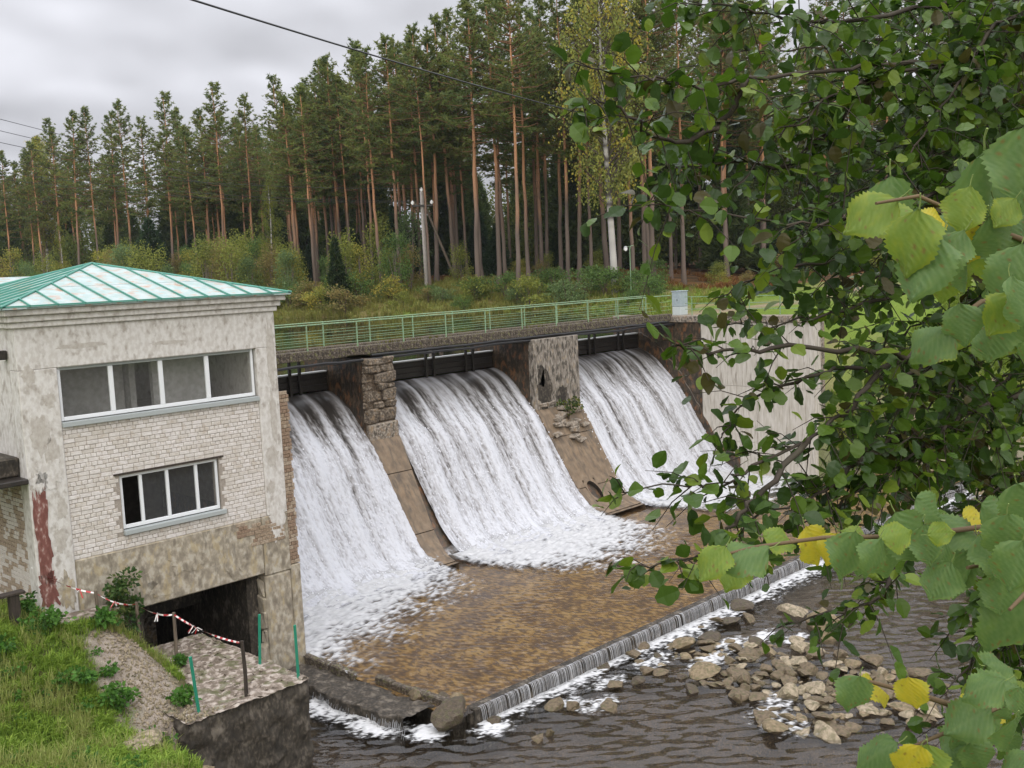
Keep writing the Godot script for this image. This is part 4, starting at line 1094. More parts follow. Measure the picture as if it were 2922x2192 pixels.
func river_stones() -> void:
	var low := []
	var tall := []
	for k in 5:
		low.append(stone_mesh(100 + k, 0.19))
		tall.append(stone_mesh(120 + k, 0.38))
	var special := {3: "long flat pale slab lying at the left end of the stone pile", 9: "largest smooth pale boulder in the water by the far end of the sill", 12: "big upright ochre rock with a sharp crest behind the stone pile", 13: "small bleached white stone beside the big upright rock", 73: "wide mossy rock under the low hanging twig near the far sill",
		74: "brown angular stone standing alone below the sill", 76: "dark round boulder wedged at the left corner of the sill", 79: "biggest dark mossy boulder at the corner of apron and curb", 80: "brown lump of rubble resting on the broken left ledge", 0: "pale stone with a flat face standing apart left of the pile", 1: "dark wet stone touching the lone pale one left of the pile", 2: "black wet stone right under the lip of the sill"}
	for k in STONES_AT.size():
		var s: Array = STONES_AT[k]
		var sz: float = s[2]
		var up: bool = k in [12, 73, 74, 79, 80, 82] or (sz < 0.45 and k % 3 == 0)
		var me: ArrayMesh = (tall if up else low)[k % 5]
		var o := put("river_stone", me, M.stone[s[3]])
		var sc := Vector3(sz * 0.88, sz * rng.randf_range(.75, 1.05), sz * rng.randf_range(.75, 1.0))
		o.transform = Transform3D(Basis.from_euler(Vector3(rng.randf_range(-.2, .2), rng.randf_range(-.6, .6) + 0.7, rng.randf_range(-.2, .2))).scaled_local(sc), Vector3(s[0], RIVER + sz * (0.16 if up else 0.10) + (0.22 if k >= 79 else 0.0), s[1]))
		var l: String = special.get(k, "")
		if l == "":
			l = ["ochre stone", "brown wet stone", "pale limestone piece", "dark half-sunk stone"][s[3]] + (" in the pile of stones below the sill" if s[1] > 8.0 else " between the sill and the stone pile")
		tag(o, l, "stone", "stones in the river below the sill")
	# smaller stones that fill the pile
	var poly := PackedVector2Array([Vector2(21.9, 6.5), Vector2(23.5, 7.0), Vector2(24.4, 9.5), Vector2(24.6, 11.3), Vector2(24.4, 13.7), Vector2(21.7, 14.2), Vector2(20.0, 12.4), Vector2(19.5, 10.9), Vector2(20.8, 9.6), Vector2(21.0, 8.3)])
	var made := 0
	while made < 230:
		var q := Vector2(rng.randf_range(19, 25), rng.randf_range(6.4, 14.3))
		if not Geometry2D.is_point_in_polygon(q, poly): continue
		made += 1
		var sz := .1 + .5 * pow(rng.randf(), 2.2)
		var tone: int = [1, 1, 0, 2, 1][rng.randi() % 5]
		var o := put("small_stone", low[rng.randi() % 5] if rng.randf() < .85 else tall[rng.randi() % 5], M.stone[tone])
		o.transform = Transform3D(Basis.from_euler(Vector3(rng.randf_range(-.3, .3), rng.randf() * TAU, rng.randf_range(-.3, .3))).scaled_local(Vector3.ONE * sz), Vector3(q.x, RIVER + rng.randf_range(-.05, .07), q.y))
		tag(o, "small %s stone filling the stone pile in the river" % ["ochre", "brown", "pale"][tone], "stone", "small stones of the river pile")
	# rubble bank on the far right shore
	made = 0
	while made < 120:
		var q := Vector2(rng.randf_range(44.6, 58.0), rng.randf_range(0.5, 9.0))
		var y := terrain(q.x, q.y)
		if y > 5.6 or rng.randf() < (y - 1.0) * 0.16: continue
		made += 1
		var sz := rng.randf_range(.35, 1.0)
		var o := put("bank_stone", low[rng.randi() % 5] if rng.randf() < .6 else tall[rng.randi() % 5], M.stone[[2, 2, 0][rng.randi() % 3]])
		o.transform = Transform3D(Basis.from_euler(Vector3(rng.randf_range(-.3, .3), rng.randf() * TAU, rng.randf_range(-.3, .3))).scaled_local(Vector3.ONE * sz), Vector3(q.x, y + sz * .06, q.y))
		tag(o, "pale stone on the grassy far bank behind the branches", "stone", "stones on the far right bank")


# courses of headers and stretchers on the plane z = front, between x0..x1 and y0..y1, holes left out
func brick_wall(parent: Node3D, inv: Transform3D, x0: float, x1: float, y0: float, y1: float, front: float, holes: Array, keep: int, mats: Array, turn := Transform3D(), ragged_top := 0.0) -> void:
	var st := []
	var hd := []
	for k in 4:
		var m := MB.new()
		m.bevel(Vector3(-.125, -.044, -.06), Vector3(.125, .044, 0), .007, Transform3D(), .0025, rng)
		st.append(m.mesh())
		m = MB.new()
		m.bevel(Vector3(-.06, -.044, -.06), Vector3(.06, .044, 0), .008, Transform3D(), .003, rng)
		hd.append(m.mesh())
	var rest := []
	for k in mats.size(): rest.append(MB.new())
	var list := []
	var row := 0
	var y := y0 + 0.049
	while y < y1 - 0.03:
		var head := row % 2 == 1 and row % 8 != 3
		var w := 0.12 if head else 0.25
		var x: float = x0 - (0.06 if head else (0.125 if row % 4 == 0 else 0.0))
		while x < x1:
			var a := maxf(x, x0)
			var b := minf(x + w, x1)
			var c := Vector2((a + b) * 0.5, y)
			var out := b - a < 0.04
			for h in holes:
				if c.x > h[0] - 0.03 and c.x < h[1] + 0.03 and y > h[2] - 0.02 and y < h[3] + 0.02: out = true
			if ragged_top > 0.0 and y > y1 - ragged_top * (0.5 + nb.get_noise_2d(c.x * 2.0, y * 2.0)): out = true
			if not out: list.append([c, b - a, head])
			x += w + 0.01
		y += 0.098
		row += 1
	list.sort_custom(func(p, q): return p[0].x < q[0].x)
	for k in list.size():
		var e: Array = list[k]
		var full: float = 0.12 if e[2] else 0.25
		var b := Basis.from_euler(Vector3(rng.randf_range(-.012, .012), rng.randf_range(-.014, .014), rng.randf_range(-.012, .012))).scaled_local(Vector3(e[1] / full, 1, 1))
		var t := turn * Transform3D(b, Vector3(e[0].x, e[0].y, front + rng.randf_range(-.007, .006)))
		var tone := clampi(int((nc.get_noise_2d(e[0].x * 4.0, e[0].y * 6.0) + 0.5) * mats.size() + rng.randf_range(-1.0, 1.0)), 0, mats.size() - 1)
		var me: ArrayMesh = (hd if e[2] else st)[rng.randi() % 4]
		if k < keep: put("brick", me, mats[tone], parent, inv * t)
		else: append(rest[tone], me, inv * t)
	for k in mats.size():
		if rest[k].v.size(): tag(put("brickwork", rest[k].mesh(), mats[k], parent), "", "", "", "stuff")


func append(m: MB, me: ArrayMesh, t: Transform3D) -> void:
	var a := me.surface_get_arrays(0)
	var k := m.v.size()
	for p in a[Mesh.ARRAY_VERTEX]: m.v.append(t * p)
	m.c.append_array(a[Mesh.ARRAY_COLOR])
	for j in a[Mesh.ARRAY_INDEX]: m.i.append(k + j)


func powerhouse() -> void:
	var h := base("powerhouse", Vector3(11.6, 2.5, -3.2), "weathered grey plaster and white brick powerhouse with mint metal roof", "building")
	var inv := Transform3D(Basis(), -h.position)
	var bx := func(called: String, lo: Vector3, hi: Vector3, mat: Material, b := 0.0) -> MeshInstance3D:
		var m := MB.new()
		if b > 0.0: m.bevel(lo, hi, b)
		else: m.box(lo, hi)
		return put(called, m.mesh(), mat, h, inv)
	# plastered frame of the front
	bx.call("pilaster", Vector3(8.38, 2.75, -.45), Vector3(9.22, 8.41, 0), M.plaster, .02)
	bx.call("pilaster", Vector3(14.23, 4.05, -.45), Vector3(14.83, 8.41, 0), M.plaster, .02)
	bx.call("wall_head", Vector3(8.38, 8.412, -.45), Vector3(14.83, 9.32, 0), M.plaster, .008)
	bx.call("wall_base", Vector3(9.222, 2.56, -.45), Vector3(14.05, 4.05, -.012), M.beam, .03)
	bx.call("wall_base", Vector3(14.052, 2.5, -.46), Vector3(14.83, 4.048, -.004), M.beam, .02)
	# brick panel: backing around the lower window
	bx.call("mortar_backing", Vector3(9.222, 4.052, -.4), Vector3(10.42, 7.07, -.05), M.mortar)
	bx.call("mortar_backing", Vector3(12.98, 4.052, -.4), Vector3(14.228, 7.07, -.05), M.mortar)
	bx.call("mortar_backing", Vector3(10.422, 4.052, -.4), Vector3(12.978, 4.37, -.052), M.mortar)
	bx.call("mortar_backing", Vector3(10.422, 5.80, -.4), Vector3(12.978, 7.07, -.052), M.mortar)
	brick_wall(h, inv, 9.225, 14.225, 4.05, 7.08, -.036, [[10.42, 12.98, 4.33, 5.80]], 300, M.brick_stone)
	# left side wall: plaster above, brick below
	bx.call("side_wall", Vector3(8.38, 6.3, -6.5), Vector3(8.75, 9.32, -.452), M.plaster)
	bx.call("side_wall", Vector3(8.43, 1.5, -6.5), Vector3(8.75, 6.298, -.452), M.mortar)
	var side := MB.new()
	brick_wall(h, inv, -.05 - 3.2, .0, 2.6, 6.3, 0.0, [], 0, [M.brick_old[1], M.brick_stone[2]], Transform3D(Basis(Vector3(0, 0, 1), Vector3(0, 1, 0), Vector3(-1, 0, 0)), Vector3(8.40, 0, -.455)))
	bx.call("side_wall", Vector3(14.45, 4.05, -6.5), Vector3(14.83, 9.32, -.452), M.plaster)
	bx.call("rear_wall", Vector3(8.752, 4.0, -6.5), Vector3(14.448, 9.3, -6.2), M.plaster)
	# brick return on the right beside the first fall
	bx.call("buttress", Vector3(14.832, -1.2, -.62), Vector3(15.13, 2.6, -.012), M.beam, .03)
	bx.call("buttress", Vector3(14.832, 2.602, -.9), Vector3(15.10, 7.2, -.06), M.dirt, .03)
	var mats := [M.brick_old[0], M.brick_old[1], M.brick_old[2]]
	brick_wall(h, inv, 14.84, 15.13, 2.62, 7.28, -.035, [], 0, mats, Transform3D(), .1)
	bx.call("side_wall", Vector3(14.85, -1.2, -10.5), Vector3(15.14, 7.0, -.902), M.concrete_wet_shaded)
	# pier under the right end and the dark tailrace behind
	bx.call("tailrace_pier", Vector3(14.05, -1.2, -.5), Vector3(14.83, 2.498, -.006), M.beam, .05)
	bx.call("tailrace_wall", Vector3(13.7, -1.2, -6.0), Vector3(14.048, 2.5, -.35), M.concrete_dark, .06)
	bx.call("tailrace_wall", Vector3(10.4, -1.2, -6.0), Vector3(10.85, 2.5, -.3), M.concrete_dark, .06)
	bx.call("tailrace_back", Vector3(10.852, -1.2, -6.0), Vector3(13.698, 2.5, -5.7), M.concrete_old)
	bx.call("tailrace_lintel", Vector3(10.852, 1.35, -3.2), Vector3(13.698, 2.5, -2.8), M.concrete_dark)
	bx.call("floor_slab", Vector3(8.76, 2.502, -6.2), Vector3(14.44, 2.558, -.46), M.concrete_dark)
	bx.call("foundation", Vector3(8.38, 0.5, -6.4), Vector3(10.398, 2.748, -.47), M.concrete_old)
	bx.call("foundation", Vector3(8.5, 0.5, -.468), Vector3(10.38, 2.555, -.03), M.concrete_old, .03)
	# broken jamb stones of the tailrace
	var jm := MB.new()
	var jy := -0.7
	while jy < 2.3:
		var jh := rng.randf_range(.22, .6)
		jm.bevel(Vector3(13.96 + rng.randf_range(-.08, .05), jy, -.36), Vector3(14.1, jy + jh, -.03 + rng.randf_range(-.08, 0)), .035, Transform3D(), .05, rng)
		jy += jh - .03
	put("broken_jamb", jm.mesh(), M.beam, h, inv)
	# cornice
	for k in 3:
		var p: float = [.07, .14, .24][k]
		var y0: float = [9.322, 9.452, 9.592][k]
		var y1: float = [9.45, 9.59, 9.73][k]
		bx.call("cornice", Vector3(8.38 - p, y0, -6.5 - p), Vector3(14.83 + p, y1, p), M.plaster, .015)
	# plaster coats with broken edges
	for e in [[8.58, 4.75, .16, 1.15, 3, 7], [8.6, 3.55, .2, .4, 3, 8], [8.62, 5.95, .2, .25, 0, 18], [9.0, 3.4, .2, .45, 2, 9], [8.85, 6.1, .34, .35, 0, 10], [14.5, 3.9, .26, .6, 0, 11], [13.2, 3.3, .35, .7, 2, 12], [11.9, 3.5, .5, .45, 2, 13], [10.5, 3.1, .6, .45, 2, 14], [11.2, 2.95, .4, .3, 2, 15]]:
		var m := ragged(Vector2(e[0], e[1]), Vector2(e[2], e[3]), .011 if e[0] < 9.2 or e[0] > 14.0 else .002, .016, e[5], 54, e[4] == 3)
		put("plaster_coat", m.mesh(), [M.plaster, M.red_coat, M.beam, M.red_coat][e[4]], h, inv)
	for e in [[14.66, 8.2, .13, 1.0], [14.62, 6.6, .12, .7], [8.72, 7.0, .24, .5], [8.95, 6.5, .18, .4], [9.8, 8.85, .7, .07], [11.9, 8.75, .5, .05], [8.6, 8.3, .16, .24], [9.0, 7.7, .13, .2], [8.5, 5.9, .1, .3], [9.05, 5.3, .12, .26], [8.95, 4.6, .16, .3], [14.5, 5.6, .2, .3], [14.4, 4.8, .12, .2], [8.9, 3.5, .2, .25]]:
		put("peeled_patch", ragged(Vector2(e[0], e[1]), Vector2(e[2], e[3]), .004, .008, int(e[0] * 91 + e[1] * 13), 46).mesh(), M.plaster_dirty, h, inv)
	# exposed brick patch low on the right
	brick_wall(h, inv, 13.3, 14.7, 3.35, 4.03, .012, [[13.3, 13.75, 3.35, 3.6], [14.45, 14.8, 3.8, 4.2]], 0, mats, Transform3D(), .25)
	window(h, inv, 9.25, 14.19, 7.1, 8.40, [10.46, 11.68, 12.89], true)
	window(h, inv, 10.44, 12.96, 4.40, 5.77, [10.95, 11.62, 12.38], false)
	bx.call("window_lintel", Vector3(10.28, 5.79, -.10), Vector3(13.1, 5.83, .0), M.wood_dark, .005)
	# rooms
	bx.call("floor_slab", Vector3(8.76, 6.6, -6.18), Vector3(14.44, 6.8, -.41), M.room)
	bx.call("ceiling", Vector3(8.76, 8.9, -6.18), Vector3(14.44, 9.1, -.46), M.room)
	bx.call("partition", Vector3(8.76, 6.802, -1.75), Vector3(11.45, 8.898, -1.62), M.room)
	bx.call("partition", Vector3(11.9, 6.802, -1.15), Vector3(13.35, 8.898, -1.0), M.room)
	bx.call("partition", Vector3(11.5, 6.802, -3.0), Vector3(11.65, 8.898, -1.4), M.room)
	bx.call("partition", Vector3(8.76, 2.56, -6.19), Vector3(14.44, 6.598, -6.1), M.room_old)
	bx.call("partition", Vector3(8.76, 2.56, -6.09), Vector3(8.9, 6.598, -.47), M.room_old)
	bx.call("partition", Vector3(14.3, 4.06, -6.09), Vector3(14.44, 6.598, -.47), M.room_old)
	bx.call("cupboard", Vector3(13.5, 6.802, -2.6), Vector3(14.0, 7.75, -2.2), M.wood, .01)
	roof(h, inv)
	# rear block under a vaulted roof
	var r := base("rear_block", Vector3(9.0, 4.0, -8.4), "low vaulted mint metal roof rising behind the powerhouse roof", "building")
	var ri := Transform3D(Basis(), -r.position)
	var m2 := MB.new()
	m2.box(Vector3(2.0, 2.0, -10.3), Vector3(14.84, 9.7, -6.76))
	put("wall", m2.mesh(), M.plaster, r, ri)
	for k in 13:
		var xa := 1.8 + k * 1.09
		m2 = MB.new()
		for j in 12:
			var a0 := PI * (0.06 + 0.88 * j / 12.0)
			var a1 := PI * (0.06 + 0.88 * (j + 1) / 12.0)
			var q0 := Vector3(0, 9.62 + sin(a0) * 0.93, -8.5 + cos(a0) * 1.95)
			var q1 := Vector3(0, 9.62 + sin(a1) * 0.93, -8.5 + cos(a1) * 1.95)
			m2.quad(q0 + Vector3(xa, 0, 0), q0 + Vector3(xa + 1.08, 0, 0), q1 + Vector3(xa + 1.08, 0, 0), q1 + Vector3(xa, 0, 0))
			if k == 12: m2.tri(Vector3(xa + 1.06, 9.6, -8.5), q1 + Vector3(xa + 1.06, 0, 0), q0 + Vector3(xa + 1.06, 0, 0))
		put("roof_panel", m2.mesh(), M.roof_sheet, r, ri)


func window(h: Node3D, inv: Transform3D, x0: float, x1: float, y0: float, y1: float, mull: Array, upper: bool) -> void:
	var w := Node3D.new()
	w.name = "window"
	h.add_child(w, true)
	w.set_meta("label", "wide four-pane upper window with white frame" if upper else "lower window with dark panes and its left sash open")
	var sill_h := 0.10
	var fz := -0.10
	var bar := func(called: String, a: Vector3, b: Vector3, mat: Material) -> void:
		var m := MB.new()
		m.bevel(a, b, .008)
		put(called, m.mesh(), mat, w, inv)
	bar.call("sill", Vector3(x0 - .03, y0 - .03, -.14), Vector3(x1 + (.03 if upper else .1), y0 + sill_h - .02, .045), M.sill)
	bar.call("frame", Vector3(x0, y0 + sill_h, fz - .06), Vector3(x0 + .065, y1, fz), M.white_frame)
	bar.call("frame", Vector3(x1 - .065, y0 + sill_h, fz - .06), Vector3(x1, y1, fz), M.white_frame)
	bar.call("frame", Vector3(x0 + .067, y0 + sill_h, fz - .06), Vector3(x1 - .067, y0 + sill_h + .085, fz + .002), M.white_frame)
	bar.call("frame", Vector3(x0 + .067, y1 - .07, fz - .06), Vector3(x1 - .067, y1, fz), M.white_frame if not upper else M.sill)
	var edges := [x0 + .03]
	for k in mull.size():
		var mw := .055 if upper else .04
		bar.call("mullion", Vector3(mull[k] - mw, y0 + sill_h + .087, fz - .06), Vector3(mull[k] + mw, y1 - .072, fz + .004), M.white_frame)
		edges.append(mull[k])
	edges.append(x1 - .03)
	for k in edges.size() - 1:
		if not upper and k == 0: continue
		var m := MB.new()
		m.quad(Vector3(edges[k] + .02, y0 + sill_h + .05, fz - .03), Vector3(edges[k + 1] - .02, y0 + sill_h + .05, fz - .03), Vector3(edges[k + 1] - .02, y1 - .04, fz - .03), Vector3(edges[k] + .02, y1 - .04, fz - .03))
		put("pane", m.mesh(), M.glass, w, inv)
	# reveals
	var mm := MB.new()
	mm.box(Vector3(x0 - .02, y1, -.40), Vector3(x1 + .02, y1 + .01, -.02))
	put("reveal", mm.mesh(), M.plaster if upper else M.mortar, w, inv)


func roof(h: Node3D, inv: Transform3D) -> void:
	var r := Node3D.new()
	r.name = "roof"
	h.add_child(r, true)
	var ap := Vector3(11.62, 10.72, -3.2)
	var c := [Vector3(8.04, 9.76, .36), Vector3(15.18, 9.76, .36), Vector3(15.18, 9.76, -6.78), Vector3(8.04, 9.76, -6.78)]
	for f in 4:
		var a: Vector3 = c[f]
		var b: Vector3 = c[(f + 1) % 4]
		var up := ap - (a + b) * 0.5
		var nrm := (b - a).cross(up).normalized()
		var n := 12
		var half := 0.5
		for k in n:
			var t0 := float(k) / n
			var t1 := float(k + 1) / n
			var s0: float = minf(t0, 1.0 - t0) / half
			var s1: float = minf(t1, 1.0 - t1) / half
			# two sheets per strip with a lap between
			for part in 2:
				var lo := 0.0 if part == 0 else 0.42
				var hi := 0.42 if part == 0 else 1.0
				var poly := []
				var l0 := minf(lo, s0)
				var l1 := minf(lo, s1)
				var u0 := minf(hi, s0)
				var u1 := minf(hi, s1)
				if u0 - l0 < 0.005 and u1 - l1 < 0.005: continue
				var lift := nrm * (0.010 if part == 0 else 0.016)
				var wob := nrm * rng.randf_range(-.004, .004)
				poly = [a.lerp(b, t0) + up * l0 + lift, a.lerp(b, t1) + up * l1 + lift, a.lerp(b, t1) + up * u1 + lift + wob, a.lerp(b, t0) + up * u0 + lift]
				var m := MB.new()
				m.quad(poly[0], poly[1], poly[2], poly[3])
				for e in 4: m.quad(poly[e] - nrm * .006, poly[(e + 1) % 4] - nrm * .006, poly[(e + 1) % 4], poly[e])
				put("roof_panel", m.mesh(), M.roof_sheet, r, inv)
			if k > 0:
				var m2 := MB.new()
				var p0 := a.lerp(b, t0)
				var dx := (b - a).normalized() * .012
				var q := [p0 - dx, p0 + dx, p0 + dx + up * s0, p0 - dx + up * s0]
				for e in 4: m2.quad(q[e], q[(e + 1) % 4], q[(e + 1) % 4] + nrm * .055, q[e] + nrm * .055)
				m2.quad(q[0] + nrm * .055, q[1] + nrm * .055, q[2] + nrm * .055, q[3] + nrm * .055)
				put("seam", m2.mesh(), M.roof_seam, r, inv)
		var m3 := MB.new()
		m3.tube([a + Vector3(0, .03, 0), ap + Vector3(0, .03, 0)], [.03, .03], 6)
		put("hip_cap", m3.mesh(), M.roof_seam, r, inv)
		# folded eave strip: green rim over a pale flashing
		m3 = MB.new()
		var ins: Vector3 = (c[(f + 2) % 4] - b).normalized()
		m3.box(Vector3.ZERO, Vector3(1, 1, 1), Transform3D(Basis(b - a, Vector3(0, .045, 0), ins * .10), a + Vector3(0, .002, 0)))
		put("eave_rim", m3.mesh(), M.roof_seam, r, inv)
		m3 = MB.new()
		m3.box(Vector3.ZERO, Vector3(1, 1, 1), Transform3D(Basis(b - a, Vector3(0, .03, 0), ins * .5), a + Vector3(0, -.03, 0) + ins * .03))
		put("flashing", m3.mesh(), M.roof_sheet, r, inv)


func tuft(seed_: int, blades: int, tall: float, spread: float, a: Color, b: Color, wide := 0.012) -> ArrayMesh:
	var r := RandomNumberGenerator.new()
	r.seed = seed_
	var m := MB.new()
	for k in blades:
		var az := r.randf() * TAU
		var out := Vector3(cos(az), 0, sin(az))
		var side := Vector3(-out.z, 0, out.x) * wide * r.randf_range(.6, 1.2)
		var p0 := out * r.randf() * spread * .35
		var l := tall * r.randf_range(.5, 1.1)
		var lean := r.randf_range(.15, .95)
		var p1 := p0 + Vector3(0, l * .6, 0) + out * l * lean * .3
		var p2 := p1 + Vector3(0, l * (.45 - lean * .45), 0) + out * l * lean * .55
		m.col = a.lerp(b, r.randf())
		m.quad(p0 - side, p0 + side, p1 + side * .8, p1 - side * .8)
		m.tri(p1 - side * .8, p1 + side * .8, p2)
	return m.mesh()


# leafy plant: leaves on a volume of lobes; returns crown mesh
func foliage(seed_: int, w: float, h: float, count: int, leaf: float, cols: Array, lobes := 7, low := 0.15, droop := 0.25) -> ArrayMesh:
	var r := RandomNumberGenerator.new()
	r.seed = seed_
	var m := MB.new()
	var lb := []
	for k in lobes:
		var y := r.randf_range(low + 0.1, 0.85)
		var rr := 1.0 - pow(absf(y - 0.42) / 0.62, 2.0)
		lb.append([Vector3(r.randf_range(-.5, .5) * w * rr * .75, y * h, r.randf_range(-.5, .5) * w * rr * .75), Vector3(w * r.randf_range(.16, .3), h * r.randf_range(.1, .2), w * r.randf_range(.16, .3)), r.randf()])
	for k in count:
		var e: Array = lb[r.randi() % lobes]
		var d := Vector3(r.randfn(), r.randfn(), r.randfn()).normalized()
		var p: Vector3 = e[0] + d * e[1] * pow(r.randf(), 0.4) * r.randf_range(.8, 1.25)
		if p.y < 0.05: p.y = r.randf_range(.05, .3) * h
		leaflet(m, p, (d + Vector3(0, -droop, 0) + Vector3(r.randfn(), r.randfn(), r.randfn()) * .6).normalized(), leaf * r.randf_range(.6, 1.25), cols[clampi(int(e[2] * cols.size() * .6 + r.randf() * cols.size() * .5), 0, cols.size() - 1)] * r.randf_range(.8, 1.2), r)
	return m.mesh()


func leaflet(m: MB, p: Vector3, d: Vector3, s: float, col: Color, r: RandomNumberGenerator) -> void:
	var q := Vector3(r.randfn(), r.randfn() + 0.6, r.randfn())
	var side := d.cross(q).normalized() * s * .36
	m.col = col
	var mid := p + d * s * .5
	var n := side.cross(d).normalized() * s * .08
	m.quad(p, mid + side + n, p + d * s, mid - side + n)


func stems(seed_: int, w: float, h: float, count: int, rad: float, col: Color) -> ArrayMesh:
	var r := RandomNumberGenerator.new()
	r.seed = seed_
	var m := MB.new()
	for k in count:
		var a := r.randf() * TAU
		var o := Vector3(cos(a), 0, sin(a)) * w * r.randf_range(.05, .38)
		m.tube([Vector3(o.x * .15, -0.1, o.z * .15), o * .5 + Vector3(0, h * .4, 0), o + Vector3(0, h * r.randf_range(.65, .85), 0)], [rad, rad * .7, rad * .25], 5, [col, col, col], false)
	return m.mesh()


func eroded(us: Array, ws: Array, at: Callable, amp: float) -> ArrayMesh:
	return sheet(us, ws, func(u: float, w: float) -> Vector3:
		var p: Vector3 = at.call(u, w)
		return p + Vector3(nb.get_noise_3d(p.x * 2.0, p.y * 2.0, p.z * 2.0), nb.get_noise_3d(p.x * 2.0 + 50.0, p.y * 2.0, p.z * 2.0), nb.get_noise_3d(p.x * 2.0, p.y * 2.0 + 70.0, p.z * 2.0)) * amp, func(_u, _w, _p) -> Color: return Color.WHITE)


func left_bank() -> void:
	# retaining block and ledge beside the tailrace
	var o := base("retaining_block", Vector3(10.7, 0, 3.0), "dark stained crumbling concrete block at the river edge with broken rim", "retaining wall")
	var inv := Transform3D(Basis(), -o.position)
	# closed shell: unrolled ring of left side, front and right side
	var ring := func(u: float, y: float) -> Vector3:
		var cr := 0.05 * smoothstep(1.25, 1.5, y)
		if u < 1.0: return Vector3(9.30 + cr, y, lerpf(2.6, 4.5, u))
		if u < 2.0: return Vector3(lerpf(9.30, 12.17, u - 1.0), y, 4.5 - cr)
		return Vector3(12.17 - cr, y, lerpf(4.5, -0.2, u - 2.0))
	put("face", eroded(steps(0.0, 3.0, 0.022), steps(-1.3, 1.47, 0.06), ring, 0.10), M.concrete_dark, o, inv)
	put("top", eroded(steps(9.28, 12.2, 0.06), steps(-0.2, 4.53, 0.06), func(x: float, z: float) -> Vector3:
		var y := 1.47 + nb.get_noise_2d(x * 3.0, z * 3.0) * 0.035 + nb.get_noise_2d(x * 9.0, z * 9.0) * 0.02
		if x < 10.3 and z < 3.0: y -= 0.3
		return Vector3(x, y, z), 0.03), M.ledge, o, inv)
	# rubble lying on the ledge
	var chips := [stone_mesh(140, .3), stone_mesh(141, .4), stone_mesh(142, .35)]
	var xf := []
	for k in 260:
		var x := rng.randf_range(10.3, 12.1)
		var z := rng.randf_range(0.1, 4.4)
		if absf(x - 11.4) > 0.8 and rng.randf() < .5: continue
		xf.append(Transform3D(Basis.from_euler(Vector3(rng.randf(), rng.randf() * TAU, rng.randf())).scaled_local(Vector3.ONE * rng.randf_range(.02, .09)), Vector3(x, 1.49, z)))
	var s1 := scatter("rubble", chips[0], M.ledge, xf)
	tag(s1, "crumbled concrete rubble strewn over the ledge by the tailrace", "rubble", "", "stuff")
	xf = []
	for k in 1500:
		var z := rng.randf_range(1.0, 4.5)
		var x := 9.35 - (z - 2.6) * .06 + rng.randfn() * .38
		if x > 10.7: continue
		xf.append(Transform3D(Basis.from_euler(Vector3(rng.randf(), rng.randf() * TAU, rng.randf())).scaled_local(Vector3.ONE * rng.randf_range(.02, .075)), Vector3(x, terrain(x, z) + nb.get_noise_2d(x, z) * .07 + .015 if x < 9.3 or z < 3.6 else 1.50, z)))
	tag(scatter("gravel", chips[1], M.stone[2], xf), "pale gravel patch on the path beside the concrete block", "gravel", "", "stuff")
	var big := put("limestone_boulder", stone_mesh(151, .42), M.stone[2])
	big.transform = Transform3D(Basis.from_euler(Vector3(.2, 1.1, .1)).scaled(Vector3(.95, .8, .95)), Vector3(8.35, 1.45, 4.6))
	tag(big, "pale pitted limestone boulder in the grass left of the concrete block", "boulder")
	var big2 := put("limestone_boulder", stone_mesh(152, .42), M.stone[0])
	big2.transform = Transform3D(Basis.from_euler(Vector3(.1, .3, .2)).scaled(Vector3(.7, .6, .7)), Vector3(8.9, .75, 5.25))
	tag(big2, "mossy lump of rubble under the left corner of the concrete block", "boulder")
	# concrete step slab at the foot of the powerhouse
	var sl := MB.new()
	sl.bevel(Vector3(8.2, 2.55, .03), Vector3(9.75, 2.93, .62), .04, Transform3D(Basis(Vector3(0, 0, 1), -.05), Vector3(.1, .45, 0)), .02, rng)
	tag(put("concrete_slab", sl.mesh(), M.ledge), "pale tilted concrete slab at the foot of the powerhouse wall", "slab")
	# landing with green rail on the left side of the powerhouse
	var ld := base("landing", Vector3(7.4, 6.1, -1.2), "crumbling concrete landing with green rail on the powerhouse side wall", "landing")
	var m := MB.new()
	m.bevel(Vector3(-.9, 0.0, -1.6), Vector3(.96, .42, .85), .04, Transform3D(), .02, rng)
	put("slab", m.mesh(), M.concrete_dark, ld)
	m = MB.new()
	for k in 3: m.tube([Vector3(.35, .4, -1.2 + k * 1.2), Vector3(.35, 1.32, -1.2 + k * 1.2)], [.03, .03], 7)
	put("post", m.mesh(), M.post_green, ld)
	m = MB.new()
	m.tube([Vector3(.35, 1.3, -1.5), Vector3(.35, 1.3, 1.35)], [.026, .026], 7)
	put("rail", m.mesh(), M.post_green, ld)
	m = MB.new()
	m.bevel(Vector3(-.8, -.14, -1.5), Vector3(.96, -.02, 1.3), .02)
	put("steel_beam", m.mesh(), M.iron, ld)
	var wp := base("wooden_post", Vector3(7.72, 2.3, .35), "dark wooden post with a handrail stub at the left edge", "post")
	m = MB.new()
	m.bevel(Vector3(-.1, -.2, -.09), Vector3(.1, 1.42, .09), .012)
	put("post", m.mesh(), M.wood_dark, wp)
	m = MB.new()
	m.bevel(Vector3(-.9, 1.422, -.12), Vector3(.22, 1.48, .12), .01)
	put("cap_board", m.mesh(), M.wood_dark, wp)
	var lm := base("wall_lamp", Vector3(8.33, 8.75, -.55), "small dark lamp box fixed high on the powerhouse side wall", "lamp")
	m = MB.new()
	m.bevel(Vector3(-.16, -.1, -.1), Vector3(.04, .1, .1), .02)
	put("housing", m.mesh(), M.iron, lm)
	m = MB.new()
	m.bevel(Vector3(-.12, -.125, -.08), Vector3(0, -.102, .08), .005)
	put("lens", m.mesh(), M.porcelain, lm)
